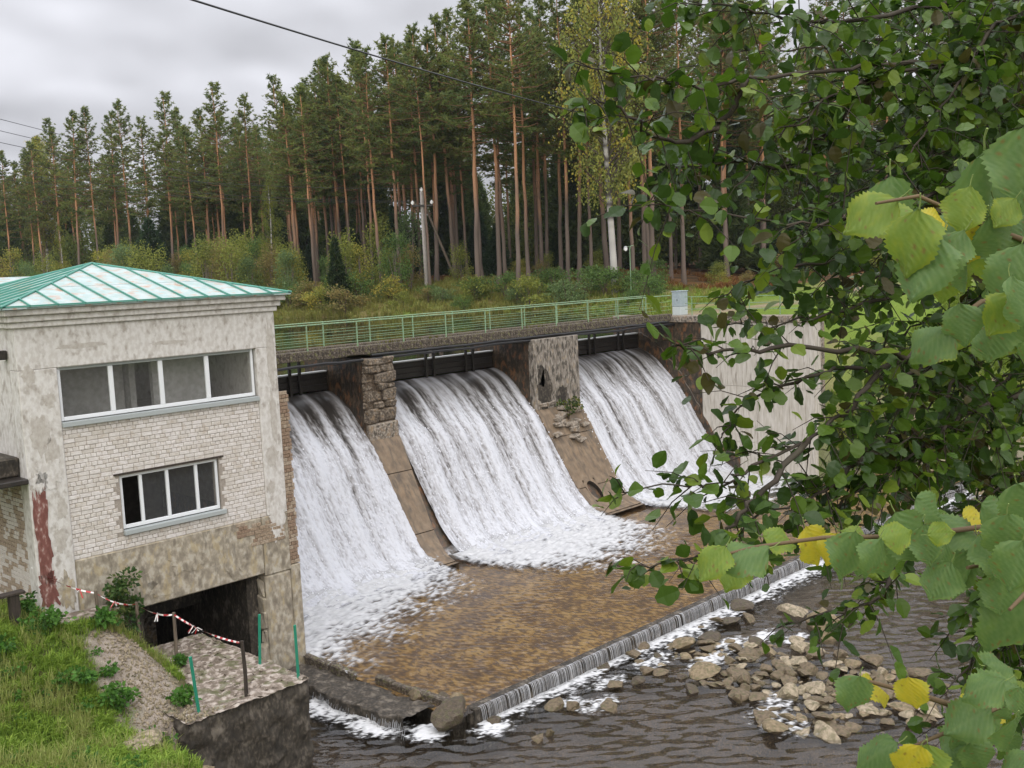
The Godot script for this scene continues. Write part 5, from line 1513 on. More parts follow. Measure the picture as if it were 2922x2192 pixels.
	# stakes and barrier tape
	var tops := [Vector3(9.28, 3.44, .8), Vector3(10.2, 2.93, .75), Vector3(10.79, 2.64, 1.32), Vector3(10.79, 2.62, 4.22)]
	var feet := [Vector3(9.29, 2.3, .8), Vector3(10.17, 1.5, .75), Vector3(10.74, 1.4, 1.34), Vector3(10.8, 1.4, 4.22)]
	var say := ["grey wooden stake nearest the powerhouse holding barrier tape", "weathered wooden stake beside the bush holding barrier tape", "round wooden stake in the middle of the ledge holding barrier tape", "dark green stake at the river end of the barrier tape"]
	for k in 4:
		m = MB.new()
		var mid: Vector3 = (tops[k] + feet[k]) * .5 + Vector3(.012, 0, .01)
		m.tube([feet[k], mid, tops[k] + Vector3(0, .05, 0)], [.042, .04, .036], 8)
		tag(put("stake", m.mesh(), M.wood if k < 3 else M.wood_green if M.has("wood_green") else M.wood_dark), say[k], "stake", "stakes of the barrier tape")
	var tape := base("barrier_tape", Vector3(9.6, 3.2, .3), "red and white barrier tape sagging between the stakes", "tape")
	var line := [Vector3(8.36, 4.06, -.26), tops[0], tops[1], tops[2], tops[3]]
	var ribbon := MB.new()
	var red := MB.new()
	var step := 0
	for k in 4:
		var a: Vector3 = line[k]
		var b: Vector3 = line[k + 1]
		var n := int(a.distance_to(b) / .11)
		for j in n:
			var t0 := float(j) / n
			var t1 := float(j + 1) / n
			var p0 := a.lerp(b, t0) - Vector3(0, .10 * 4.0 * t0 * (1 - t0), 0)
			var p1 := a.lerp(b, t1) - Vector3(0, .10 * 4.0 * t1 * (1 - t1), 0)
			var up := Vector3(0, .02, 0).rotated((b - a).normalized(), sin(step * .35) * 1.0)
			ribbon.v.append(p0 - up); ribbon.v.append(p0 + up)
			ribbon.c.append(Color.WHITE); ribbon.c.append(Color.WHITE)
			var rk := ribbon.v.size() - 2
			if rk > 0: ribbon.i.append_array([rk - 2, rk, rk + 1, rk - 2, rk + 1, rk - 1])
			if step % 2:
				red = MB.new()
				var fw := (p1 - p0).cross(up).normalized() * .003
				red.quad(p0 - up + fw, p1 - up + fw, p1 + up + fw, p0 + up + fw)
				red.quad(p0 - up - fw, p0 + up - fw, p1 + up - fw, p1 - up - fw)
				put("red_band", red.mesh(), M.red, tape)
			step += 1
	for kn in [[line[0].lerp(line[1], .75), 3], [line[1].lerp(line[2], .45), 3], [line[2].lerp(line[3], .55), 4], [line[3].lerp(line[4], .3), 5], [line[3].lerp(line[4], .36), 3]]:
		for j in kn[1]:
			var d := Vector3(rng.randf_range(-.12, .1), rng.randf_range(-.2, -.03), rng.randf_range(-.08, .08))
			var w := Vector3(.011, .004, .007)
			var p: Vector3 = kn[0] - Vector3(0, .07, 0)
			red = MB.new()
			red.quad(p - w, p + d - w, p + d + w, p + w)
			put("tape_end", red.mesh(), M.red if j % 2 else M.white, tape)
	put("ribbon", ribbon.mesh(), M.white, tape)
	for c in tape.get_children(): c.position = -tape.position
	var gp := [[Vector3(9.73, 1.45, 4.19), Vector3(9.64, 2.67, 4.19), "bright green leaning post at the left corner of the concrete block"], [Vector3(12.0, 1.45, 2.84), Vector3(12.08, 2.6, 2.84), "bright green post on the ledge beside the dark tailrace"], [Vector3(12.06, 1.45, 4.28), Vector3(12.06, 2.66, 4.28), "bright green post at the river corner of the block"]]
	for e in gp:
		m = MB.new()
		var d: Vector3 = e[1] - e[0]
		m.bevel(Vector3(-.03, 0, -.03), Vector3(.03, d.length(), .006), .006, Transform3D(Basis(Quaternion(Vector3.UP, d.normalized())), e[0]))
		m.bevel(Vector3(-.03, 0, .007), Vector3(-.018, d.length(), .04), .004, Transform3D(Basis(Quaternion(Vector3.UP, d.normalized())), e[0]))
		tag(put("steel_post", m.mesh(), M.post_green), e[2], "post", "green posts around the concrete block")
	# grass on the bank
	var kinds := [tuft(1, 15, .27, .3, Color(.14, .24, .03), Color(.28, .38, .065)), tuft(2, 15, .21, .3, Color(.11, .20, .028), Color(.22, .32, .05)), tuft(3, 12, .4, .35, Color(.22, .27, .065), Color(.36, .37, .13), .009)]
	var sets := [[], [], []]
	for k in 15000:
		var x := rng.randf_range(3.0, 10.4)
		var z := rng.randf_range(-1.2, 10.0)
		var n := nb.get_noise_2d(x * .7, z * .7)
		var path := smoothstep(1.05, 0.6, absf(x - 9.35 + (z - 2.6) * .06 + n * .5)) * smoothstep(.9, 1.5, z) * smoothstep(5.0, 4.5, z)
		if path > rng.randf() * .8: continue
		if x > 8.3 and z < .75: continue
		if x > 9.2 and z > 2.4: continue
		if x > 8.4 and z > 4.2 and rng.randf() < .7: continue
		var y := terrain(x, z)
		if y < .3: continue
		var kind := 2 if nc.get_noise_2d(x * 3.0, z * 3.0) > .12 and rng.randf() < .6 else rng.randi() % 2
		sets[kind].append(Transform3D(Basis(Vector3.UP, rng.randf() * TAU).scaled_local(Vector3.ONE * rng.randf_range(.5, 1.15) * (1.0 - path * .6)), Vector3(x, y + n * .07 - .03, z)))
	var gl := ["fresh green grass covering the left bank", "shorter green grass between the tufts on the left bank", "tall pale seeding grass in patches on the left bank"]
	for k in 3: tag(scatter("grass", kinds[k], M.grass, sets[k]), gl[k], "grass", "", "stuff")
	# weeds and bushes
	var nettle := [Color(.07, .17, .03), Color(.10, .22, .04), Color(.06, .14, .03)]
	for e in [[8.15, .95, .85, .55, "nettle patch in front of the concrete slab"], [9.3, 1.05, .6, .4, "low nettles right of the concrete slab"], [7.95, 2.5, .75, .45, "nettle clump in the grass left of the gravel path"], [8.6, 3.0, .8, .5, "largest nettle clump at the edge of the gravel"], [9.8, 3.5, .5, .3, "small weeds growing beside the leaning green post"], [10.75, 1.5, .3, .2, "tiny weeds at the foot of the middle stake"], [8.05, .3, .35, .6, "dark weeds at the corner of the powerhouse"], [6.9, 1.3, .8, .4, "nettles in the grass near the wooden post"]]:
		var pl := base("nettle", Vector3(e[0], terrain(e[0], e[1]) if e[0] < 9.6 else 1.5, e[1]), e[4], "plant", "weeds on the left bank")
		put("leaves", foliage(int(e[0] * 77), e[2], e[3], 260, .11, nettle, 8, .1), M.leaf, pl)
		put("stem", stems(int(e[0] * 7), e[2], e[3] * .9, 9, .006, Color(.08, .12, .04)), M.bark, pl)
	# low leafy ground weeds between the grass
	var weed := foliage(560, .5, .22, 60, .09, nettle, 5, .1)
	var wx := []
	for k in 260:
		var x := rng.randf_range(3.5, 9.0)
		var z := rng.randf_range(-.6, 8.5)
		if nc.get_noise_2d(x * 2.4 + 50.0, z * 2.4) < .02 or terrain(x, z) < .4 or (x > 8.3 and z < .7): continue
		wx.append(Transform3D(Basis(Vector3.UP, rng.randf() * TAU).scaled_local(Vector3.ONE * rng.randf_range(.5, 1.2)), Vector3(x, terrain(x, z), z)))
	tag(scatter("ground_weeds", weed, M.leaf, wx), "low leafy weeds mixed into the grass of the left bank", "weeds", "", "stuff")
	var bs := base("elder_bush", Vector3(10.15, 2.1, .36), "leafy green bush growing against the stained powerhouse base", "bush")
	put("leaves", foliage(501, .95, 1.6, 900, .12, [Color(.05, .10, .03), Color(.075, .13, .035), Color(.11, .14, .04)], 9, .1), M.leaf, bs)
	put("stem", stems(502, .9, 1.4, 8, .012, Color(.10, .08, .05)), M.bark, bs)
	var pb := base("wall_shrub", Vector3(33.2, ogee(-6.2) + .1, -6.2), "small shrub rooted in the broken pier tail", "bush")
	put("leaves", foliage(511, 1.0, 1.1, 260, .13, [Color(.06, .10, .03), Color(.14, .15, .035), Color(.05, .08, .025)], 6, .1), M.leaf, pb)
	put("stem", stems(512, .7, .9, 6, .012, Color(.08, .06, .04)), M.bark, pb)


func pine_variant(seed_: int, thin: float) -> Array:
	# a pine 26 m tall; returns trunk and crown meshes
	var r := RandomNumberGenerator.new()
	r.seed = seed_
	var H := 26.0
	var tk := MB.new()
	var pts := []
	var rad := []
	var cols := []
	var bend := Vector3(r.randf_range(-.5, .5), 0, r.randf_range(-.5, .5))
	for k in 15:
		var t := k / 14.0
		pts.append(Vector3(0, H * t * .985, 0) + bend * sin(t * PI * r.randf_range(.9, 1.1)) * .6 + Vector3(r.randf_range(-.05, .05), 0, r.randf_range(-.05, .05)))
		rad.append(lerpf(.23, .035, pow(t, .85)) * thin * (1.25 if k == 0 else 1.0))
		var o := clampf((t - .25) * 4.0 + r.randf_range(-.35, .35), 0, 1)
		cols.append(Color(.15, .118, .098).lerp(Color(.50, .26, .135), o) * r.randf_range(.8, 1.15))
	tk.tube(pts, rad, 8, cols)
	var cr := MB.new()
	var h0 := r.randf_range(.40, .55)
	var nbr := 96
	var shades := [Color(.115, .155, .046), Color(.155, .195, .056), Color(.20, .235, .064), Color(.225, .24, .07), Color(.14, .19, .075)]
	for k in nbr:
		var t := pow((k + r.randf()) / nbr, .9)
		var y := H * (h0 + (1.0 - h0) * t)
		var az := r.randf() * TAU
		var prof := (0.55 + 1.6 * t if t < .28 else 1.0 - pow((t - .28) / .76, 1.5) * .9)
		var L := 3.5 * clampf(prof, .12, 1.0) * r.randf_range(.65, 1.15)
		var el := lerpf(-.12, .85, t * t) + r.randf_range(-.15, .2)
		var d := Vector3(cos(az) * cos(el), sin(el), sin(az) * cos(el))
		var q: Vector3 = pts[mini(14, int(t * 6 + h0 * 14))]
		var p0 := Vector3(q.x, y, q.z)
		var p1 := p0 + d * L * .55
		var p2 := p0 + d * L + Vector3(0, L * .14, 0)
		if t < .85:
			var bc := Color(.20, .11, .06)
			tk.tube([p0, p1, p2], [.05 * thin, .032, .012], 4, [bc, bc, bc], false)
		if t < .12 and r.randf() < .35: continue
		var n := int(lerpf(13, 6, t))
		var tone: Color = shades[r.randi() % 5]
		for j in n:
			var f := r.randf_range(.32, 1.05)
			var c := (p0.lerp(p1, f / .55) if f < .55 else p1.lerp(p2, (f - .55) / .45))
			var sd := d.cross(Vector3.UP).normalized()
			c += sd * r.randfn() * L * .20 * f + Vector3(0, r.randf_range(-.08, .22), 0)
			var s := r.randf_range(.26, .5)
			cr.col = tone.lerp(shades[r.randi() % 5], r.randf() * .7) * r.randf_range(.8, 1.25)
			for b in 9:
				var v := Vector3(r.randfn(), r.randfn() * .7 + .35, r.randfn()).normalized() * s * r.randf_range(.6, 1.15)
				var w := v.cross(Vector3(r.randfn(), r.randfn(), r.randfn())).normalized() * s * .16
				cr.tri(c - w, c + w, c + v)
	# dead stubs below the crown
	for k in 7:
		var y := H * r.randf_range(.3, h0)
		var az := r.randf() * TAU
		var q: Vector3 = pts[int(y / H * 14)]
		var p0 := Vector3(q.x, y, q.z)
		var L := r.randf_range(.4, 1.3)
		tk.tube([p0, p0 + Vector3(cos(az) * L, r.randf_range(-.2, .2), sin(az) * L)], [.022, .008], 3, [Color(.1, .08, .065), Color(.1, .08, .065)], false)
	return [tk.mesh(), cr.mesh()]


func birch_variant(seed_: int, H: float, cols: Array, low: float, wide: float, count: int) -> Array:
	var r := RandomNumberGenerator.new()
	r.seed = seed_
	var tk := MB.new()
	var pts := []
	var rad := []
	var cc := []
	for k in 75:
		var t := k / 74.0
		pts.append(Vector3(sin(t * 4.0 + seed_) * H * .012, H * t * .96, cos(t * 3.0 + seed_) * H * .01))
		rad.append(lerpf(H * .0115, H * .0012, t) * (1.3 if k == 0 else 1.0))
		cc.append(Color(.44, .42, .39) * r.randf_range(.8, 1.1) if r.randf() < (.74 if t > .05 else .4) else Color(.10, .09, .08))
	tk.tube(pts, rad, 8, cc)
	var cr := MB.new()
	for k in count:
		var t := r.randf()
		var y := H * (low + (1.0 - low) * t)
		var az := r.randf() * TAU
		var prof := sin(PI * clampf(.16 + t * .84, 0, 1)) * .9 + .12
		var L := H * wide * prof * r.randf_range(.45, 1.1)
		var d := Vector3(cos(az) * .75, .62, sin(az) * .75)
		var p0 := Vector3(0, y - L * .4, 0) + Vector3(pts[int(t * 60)].x, 0, 0)
		var p1 := p0 + d * L
		tk.tube([p0, p0.lerp(p1, .6), p1], [H * .0022, H * .0014, H * .0005], 3, [Color(.16, .13, .11), Color(.12, .09, .07), Color(.1, .08, .06)], false)
		var tone: Color = cols[r.randi() % cols.size()]
		for s in 7:
			var q := p0.lerp(p1, r.randf_range(.45, 1.05))
			var hang := H * r.randf_range(.02, .075)
			var drift := Vector3(r.randfn(), 0, r.randfn()) * H * .008
			for j in 9:
				var f := (j + r.randf()) / 9.0
				var p := q + Vector3(0, -hang * f, 0) + drift * f * 3.0 + Vector3(r.randfn(), r.randfn(), r.randfn()) * H * .004
				leaflet(cr, p, Vector3(r.randfn() * .6, -1, r.randfn() * .6).normalized(), H * .0085 * r.randf_range(.6, 1.2), tone.lerp(cols[r.randi() % cols.size()], .3) * r.randf_range(.8, 1.2), r)
	return [tk.mesh(), cr.mesh()]


func cone_variant(seed_: int, H: float, W: float, cols: Array, count: int, needle: float) -> Array:
	var r := RandomNumberGenerator.new()
	r.seed = seed_
	var tk := MB.new()
	tk.tube([Vector3(0, -.2, 0), Vector3(0, H * .95, 0)], [H * .014, H * .003], 6, [Color(.12, .08, .05), Color(.12, .08, .05)])
	var cr := MB.new()
	for k in count:
		var t := 1.0 - sqrt(r.randf())
		var az := r.randf() * TAU
		var lump := 0.75 + 0.4 * sin(az * 3.0 + t * 17.0 + seed_) * sin(t * 23.0 + az)
		var rr := W * .5 * (1.0 - pow(t, 1.6)) * lump * pow(r.randf(), .35) + .05
		var p := Vector3(cos(az) * rr, H * (.04 + t * .96), sin(az) * rr)
		cr.col = (cols[r.randi() % cols.size()] as Color) * r.randf_range(.75, 1.25)
		for b in 4:
			var v := (Vector3(cos(az), .5, sin(az)) + Vector3(r.randfn(), r.randfn(), r.randfn()) * .6).normalized() * needle * r.randf_range(.6, 1.2)
			var w := v.cross(Vector3(r.randfn(), r.randfn(), r.randfn())).normalized() * needle * .17
			cr.tri(p - w, p + w, p + v)
	return [tk.mesh(), cr.mesh()]


func plant_tree(called: String, pair: Array, at: Vector3, scale_: Vector3, label: String, group: String, category := "tree", bark: Material = null, leaf: Material = null) -> Node3D:
	var o := base(called, at, label, category, group)
	o.transform = Transform3D(Basis.from_euler(Vector3(rng.randfn() * .014, 0, rng.randfn() * .014)) * Basis(Vector3.UP, rng.randf() * TAU).scaled_local(scale_), at)
	put("trunk", pair[0], bark if bark else M.bark, o)
	put("crown", pair[1], leaf if leaf else M.needles, o)
	return o


const NTH := ["first", "second", "third", "fourth", "fifth", "sixth", "seventh", "eighth", "ninth", "tenth", "eleventh", "twelfth", "thirteenth", "fourteenth", "fifteenth", "sixteenth", "seventeenth", "eighteenth", "nineteenth", "twentieth", "twenty-first", "twenty-second", "twenty-third", "twenty-fourth", "twenty-fifth", "twenty-sixth", "twenty-seventh", "twenty-eighth", "twenty-ninth", "thirtieth", "thirty-first", "thirty-second"]


func forest() -> void:
	var pines := []
	for k in 8: pines.append(pine_variant(300 + k, [1.0, .85, 1.15, .9, 1.0, .8, 1.1, .95][k]))
	var unique := {46: "tall bare-stemmed pine standing out front on the bank above the bushes", 4: "pine rising highest above the left part of the treeline", 42: "grey-footed pine between the utility pole and the tall front pine"}
	var ranks := {}
	for span in [[0, 22], [22, 46], [46, PINE_AT.size()]]:
		var ids := range(span[0], span[1])
		ids.sort_custom(func(p, q): return PINE_AT[p][0] / (23.0 - PINE_AT[p][1]) < PINE_AT[q][0] / (23.0 - PINE_AT[q][1]))
		for j in ids.size(): ranks[ids[j]] = NTH[j]
	for k in PINE_AT.size():
		var e: Array = PINE_AT[k]
		var y := terrain(e[0], e[1])
		var s: float = (e[2] - y) / 26.0
		var wide: float = clampf(s, .8, 1.1) * rng.randf_range(.9, 1.12)
		var l: String = unique.get(k, "")
		if l == "":
			l = "%s front-row pine from the left in the distant left treeline" % ranks[k] if k < 22 else ("%s front-row pine from the left in the stand around the utility pole" % ranks[k] if k < 46 else "%s front-row pine from the left between tall front pine and right edge" % ranks[k])
		plant_tree("pine_tree", pines[k % 8], Vector3(e[0], y - .1, e[1]), Vector3(wide, s, wide), l, "pines at the forest edge")
	# the wood behind
	var placed := 0
	var tries := 0
	while placed < 190 and tries < 4000:
		tries += 1
		var z := rng.randf_range(-215.0, -6.0)
		var d := rng.randf_range(15.0, 62.0) if z < -30.0 else rng.randf_range(26.0, 75.0)
		var x := shore_x(z) + d
		if z > -30.0: x = 88.0 + rng.randf_range(0.0, 55.0)
		var y := terrain(x, z)
		var s := rng.randf_range(.82, 1.06)
		if z < -100.0: s *= 0.93
		plant_tree("pine_tree", pines[rng.randi() % 8], Vector3(x, y - .1, z), Vector3(s * rng.randf_range(.95, 1.2), s, s * rng.randf_range(.95, 1.2)), "slender pine inside the dense wood behind the front row", "pines inside the wood")
		placed += 1
	# birches
	var yellowish := [Color(.27, .31, .075), Color(.33, .35, .08), Color(.24, .28, .075), Color(.54, .44, .07), Color(.30, .33, .10)]
	var big := birch_variant(400, 29.0, yellowish, .30, .19, 240)
	var b0: Array = BIRCH_AT[0]
	plant_tree("birch_tree", big, Vector3(b0[0], terrain(b0[0], b0[1]) - .1, b0[1]), Vector3.ONE, "big white-stemmed birch with yellowing drooping crown by the lawn", "birches", "tree", M.bark, M.leaf_far)
	var small := birch_variant(410, 14.0, [Color(.20, .24, .04), Color(.27, .27, .045), Color(.15, .20, .045)], .18, .13, 90)
	var b1: Array = BIRCH_AT[1]
	plant_tree("birch_tree", small, Vector3(b1[0], terrain(b1[0], b1[1]) - .1, b1[1]), Vector3.ONE * .95, "slender yellow-green birch at the bank left of the utility pole", "birches", "tree", M.bark, M.leaf_far)
	plant_tree("birch_tree", big, Vector3(BIRCH_AT[2][0], terrain(BIRCH_AT[2][0], BIRCH_AT[2][1]), BIRCH_AT[2][1]), Vector3.ONE * .92, "yellow-crowned birch at the far left end of the treeline", "birches", "tree", M.bark, M.leaf_far)
	plant_tree("birch_tree", small, Vector3(BIRCH_AT[3][0], terrain(BIRCH_AT[3][0], BIRCH_AT[3][1]), BIRCH_AT[3][1]), Vector3.ONE * .8, "young yellowish birch above the left end of the roof", "birches", "tree", M.bark, M.leaf_far)
	# young conifers on the bank
	var yp := cone_variant(420, 10.0, 5.4, [Color(.035, .065, .03), Color(.05, .09, .04), Color(.065, .10, .05)], 2600, .55)
	plant_tree("young_pine", yp, Vector3(YOUNGPINE_AT[0][0], terrain(YOUNGPINE_AT[0][0], YOUNGPINE_AT[0][1]), YOUNGPINE_AT[0][1]), Vector3.ONE * 1.1, "bushy dark young pine above the powerhouse roof", "young conifers")
	var ju := cone_variant(430, 7.0, 2.5, [Color(.03, .055, .022), Color(.045, .075, .03), Color(.075, .11, .035)], 2600, .32)
	plant_tree("juniper", ju, Vector3(JUNIPER_AT[0][0], terrain(JUNIPER_AT[0][0], JUNIPER_AT[0][1]), JUNIPER_AT[0][1]), Vector3.ONE, "dark columnar juniper on the bank left of the utility pole", "young conifers")
	plant_tree("juniper", ju, Vector3(YOUNGPINE_AT[1][0], terrain(YOUNGPINE_AT[1][0], YOUNGPINE_AT[1][1]), YOUNGPINE_AT[1][1]), Vector3.ONE * .62, "small dark juniper behind the lamp above the roof", "young conifers")
	# leafy and needled understorey that closes the wood
	var tall_cone := []
	for k in 3: tall_cone.append(cone_variant(440 + k, 17.0, 5.6, [Color(.085, .125, .042), Color(.115, .165, .055), Color(.14, .18, .06)], 3000, .75))
	var broad := []
	for k in 3: broad.append([stems(450 + k, 4.0, 11.0, 5, .09, Color(.13, .11, .09)), foliage(455 + k, 6.5, 13.0, 3000, .38, [Color(.125, .17, .045), Color(.165, .21, .055), Color(.21, .23, .06)], 24, .08)])
	for k in 160:
		var z := rng.randf_range(-200.0, -30.0)
		var x := shore_x(z) + rng.randf_range(24.0, 62.0)
		if k % 3 == 0:
			z = rng.randf_range(-44.0, 0.0)
			x = rng.randf_range(96.0, 150.0)
		var con: bool = k % 5 < 3
		plant_tree("spruce_tree" if con else "broadleaf_tree", tall_cone[k % 3] if con else broad[k % 3], Vector3(x, terrain(x, z) - .2, z), Vector3.ONE * rng.randf_range(.75, 1.25), "dark spruce filling the wood behind the pine stems" if con else "green broadleaf tree filling the wood behind the pine stems", "understorey trees of the wood", "tree", M.bark, M.needles if con else M.leaf_far)
	# spruce undergrowth inside the wood
	for k in 60:
		var z := rng.randf_range(-150.0, -30.0)
		var x := shore_x(z) + rng.randf_range(14.0, 45.0)
		if k % 4 == 0:
			z = rng.randf_range(-32.0, -8.0)
			x = rng.randf_range(92.0, 115.0)
		plant_tree("young_spruce", yp if k % 3 else ju, Vector3(x, terrain(x, z), z), Vector3.ONE * rng.randf_range(.4, 1.0), "dark young spruce in the shade between the pine stems", "undergrowth of the wood")


func far_bank() -> void:
	var pal := [[Color(.11, .19, .05), Color(.15, .24, .065), Color(.095, .155, .05)], [Color(.22, .26, .055), Color(.29, .31, .07), Color(.17, .21, .05)], [Color(.38, .34, .07), Color(.26, .28, .06), Color(.46, .38, .08)], [Color(.15, .22, .08), Color(.19, .27, .11), Color(.12, .18, .07)], [Color(.25, .20, .07), Color(.30, .24, .09), Color(.19, .19, .06)]]
	var names := ["dark green", "olive green", "yellowing", "grey-green willow", "brownish"]
	var sh := []
	for k in 10:
		sh.append([stems(600 + k, 3.0, 2.6, 9, .03, Color(.12, .09, .07)), foliage(620 + k, 3.2, 2.7, 1500, .17, pal[k % 5], 13, .05)])
	var tr := []
	for k in 6:
		tr.append([stems(640 + k, 2.4, 6.0, 5, .06, Color(.16, .13, .11)), foliage(660 + k, 3.4, 7.0, 2200, .2, pal[[1, 2, 3, 1, 4, 0][k]], 18, .1)])
	var where := ["on the far shore", "by the water behind the footbridge", "on the bank above the roof"]
	# shoreline bushes
	for k in 62:
		var z := lerpf(-26.0, -118.0, pow(k / 61.0, 1.15)) + rng.randf_range(-1, 1)
		var d := rng.randf_range(.6, 5.0)
		var x := shore_x(z) + d
		if z > -31.0 and k % 2: continue
		var kind := k % 10
		if z > -47.0 and kind % 5 in [2, 4]: kind = 0
		var s := rng.randf_range(.55, 1.15)
		plant_tree("shore_bush", sh[kind], Vector3(x, terrain(x, z) - .1, z), Vector3(s * 1.15, s, s * 1.15), "%s bush %s" % [names[kind % 5], where[1] if z > -58.0 else (where[2] if z < -82.0 else where[0])], "bushes along the far shore", "bush", M.bark, M.leaf_far)
	# young trees at the forest edge
	for k in 84:
		var z := lerpf(-54.0, -165.0, k / 83.0) + rng.randf_range(-1.5, 1.5)
		var x := shore_x(z) + rng.randf_range(4.0, 13.0)
		var s := rng.randf_range(.5, 1.3)
		var kind := (k * 5 + k / 7) % 6
		plant_tree("young_tree", tr[kind], Vector3(x, terrain(x, z) - .1, z), Vector3(s, s, s), "%s young tree %s" % [["olive green", "yellowing", "grey-green", "olive green", "brownish", "dark green"][kind], "along the forest edge above the roof" if z < -85.0 else "at the forest edge left of the pole"], "young trees at the forest edge", "tree", M.bark, M.leaf_far)
	for k in 26:
		var x := rng.randf_range(74.0, 100.0)
		var z := rng.randf_range(-55.0, -8.0)
		var s := rng.randf_range(.3, .8)
		plant_tree("young_tree", tr[k % 6], Vector3(x, terrain(x, z) - .1, z), Vector3(s, s * .6, s), "low leafy tree under the pines beside the lawn", "undergrowth beside the lawn", "tree", M.bark, M.leaf_far)
	# bushes on the right bank beyond the pale wall
	for k in 9:
		var x: float = [43.6, 45.2, 48.0, 46.5, 53.0, 49.0, 56.0, 52.0, 47.0][k]
		var z: float = [1.3, 0.8, 0.5, 2.6, 3.0, 4.5, 1.0, 6.5, 6.0][k]
		plant_tree("bank_bush", sh[[0, 1, 3, 5, 6, 8, 0, 1, 3][k]], Vector3(x, terrain(x, z) - .1, z), Vector3.ONE * [.7, .9, .6, .5, .7, .4, .8, .5, .35][k], "green bush on the stony right bank, %s counting from the pale wall" % NTH[k], "bushes on the right bank", "bush", M.bark, M.leaf_far)
	# bracken patches gone rusty
	var fern := []
	for k in 3: fern.append(tuft(700 + k, 26, .75, 1.1, Color(.19, .09, .035), Color(.32, .17, .06), .06))
	var xf := []
	for k in 900:
		var z := rng.randf_range(-75.0, -22.0)
		var x := shore_x(z) + rng.randf_range(9.0, 24.0)
		if z > -40.0: x = rng.randf_range(74.0, 88.0)
		if nc.get_noise_2d(x * .5, z * .5) < .0: continue
		xf.append(Transform3D(Basis(Vector3.UP, rng.randf() * TAU).scaled_local(Vector3.ONE * rng.randf_range(.6, 1.2)), Vector3(x, terrain(x, z) - .05, z)))
	tag(scatter("bracken", fern[0], M.leaf_far, xf), "rust-brown bracken under the pines at the forest edge", "bracken", "", "stuff")
	# tall grass on the far bank and reeds at the waterline
	var g := [tuft(710, 18, .75, .6, Color(.17, .20, .04), Color(.34, .30, .10), .03), tuft(711, 18, .5, .6, Color(.14, .21, .03), Color(.24, .31, .05), .03)]
	var gx := [[], []]
	for k in 9000:
		var z := rng.randf_range(-120.0, -12.0)
		var d := rng.randf_range(-.3, 13.0)
		var x := shore_x(z) + d
		var lawn := smoothstep(-40.0, -28.0, z)
		if rng.randf() < lawn * .75 and d > 2.0: continue
		var kd := 0 if rng.randf() > lawn * .8 else 1
		gx[kd].append(Transform3D(Basis(Vector3.UP, rng.randf() * TAU).scaled_local(Vector3.ONE * rng.randf_range(.5, 1.2)), Vector3(x, terrain(x, z) - .05, z)))
	for k in 6500:
		var x := rng.randf_range(44.7, 64.0)
		var z := rng.randf_range(-1.0, 12.0)
		var y := terrain(x, z)
		if y < -.2 or rng.randf() < .25 - y * .1: continue
		gx[1].append(Transform3D(Basis(Vector3.UP, rng.randf() * TAU).scaled_local(Vector3.ONE * rng.randf_range(.4, .8)), Vector3(x, y - .05, z)))
	tag(scatter("bank_grass", g[0], M.grass, gx[0]), "tall dry grass along the far shore and bank", "grass", "", "stuff")
	tag(scatter("bank_grass", g[1], M.grass, gx[1]), "short green grass at the edges of the far lawn", "grass", "", "stuff")


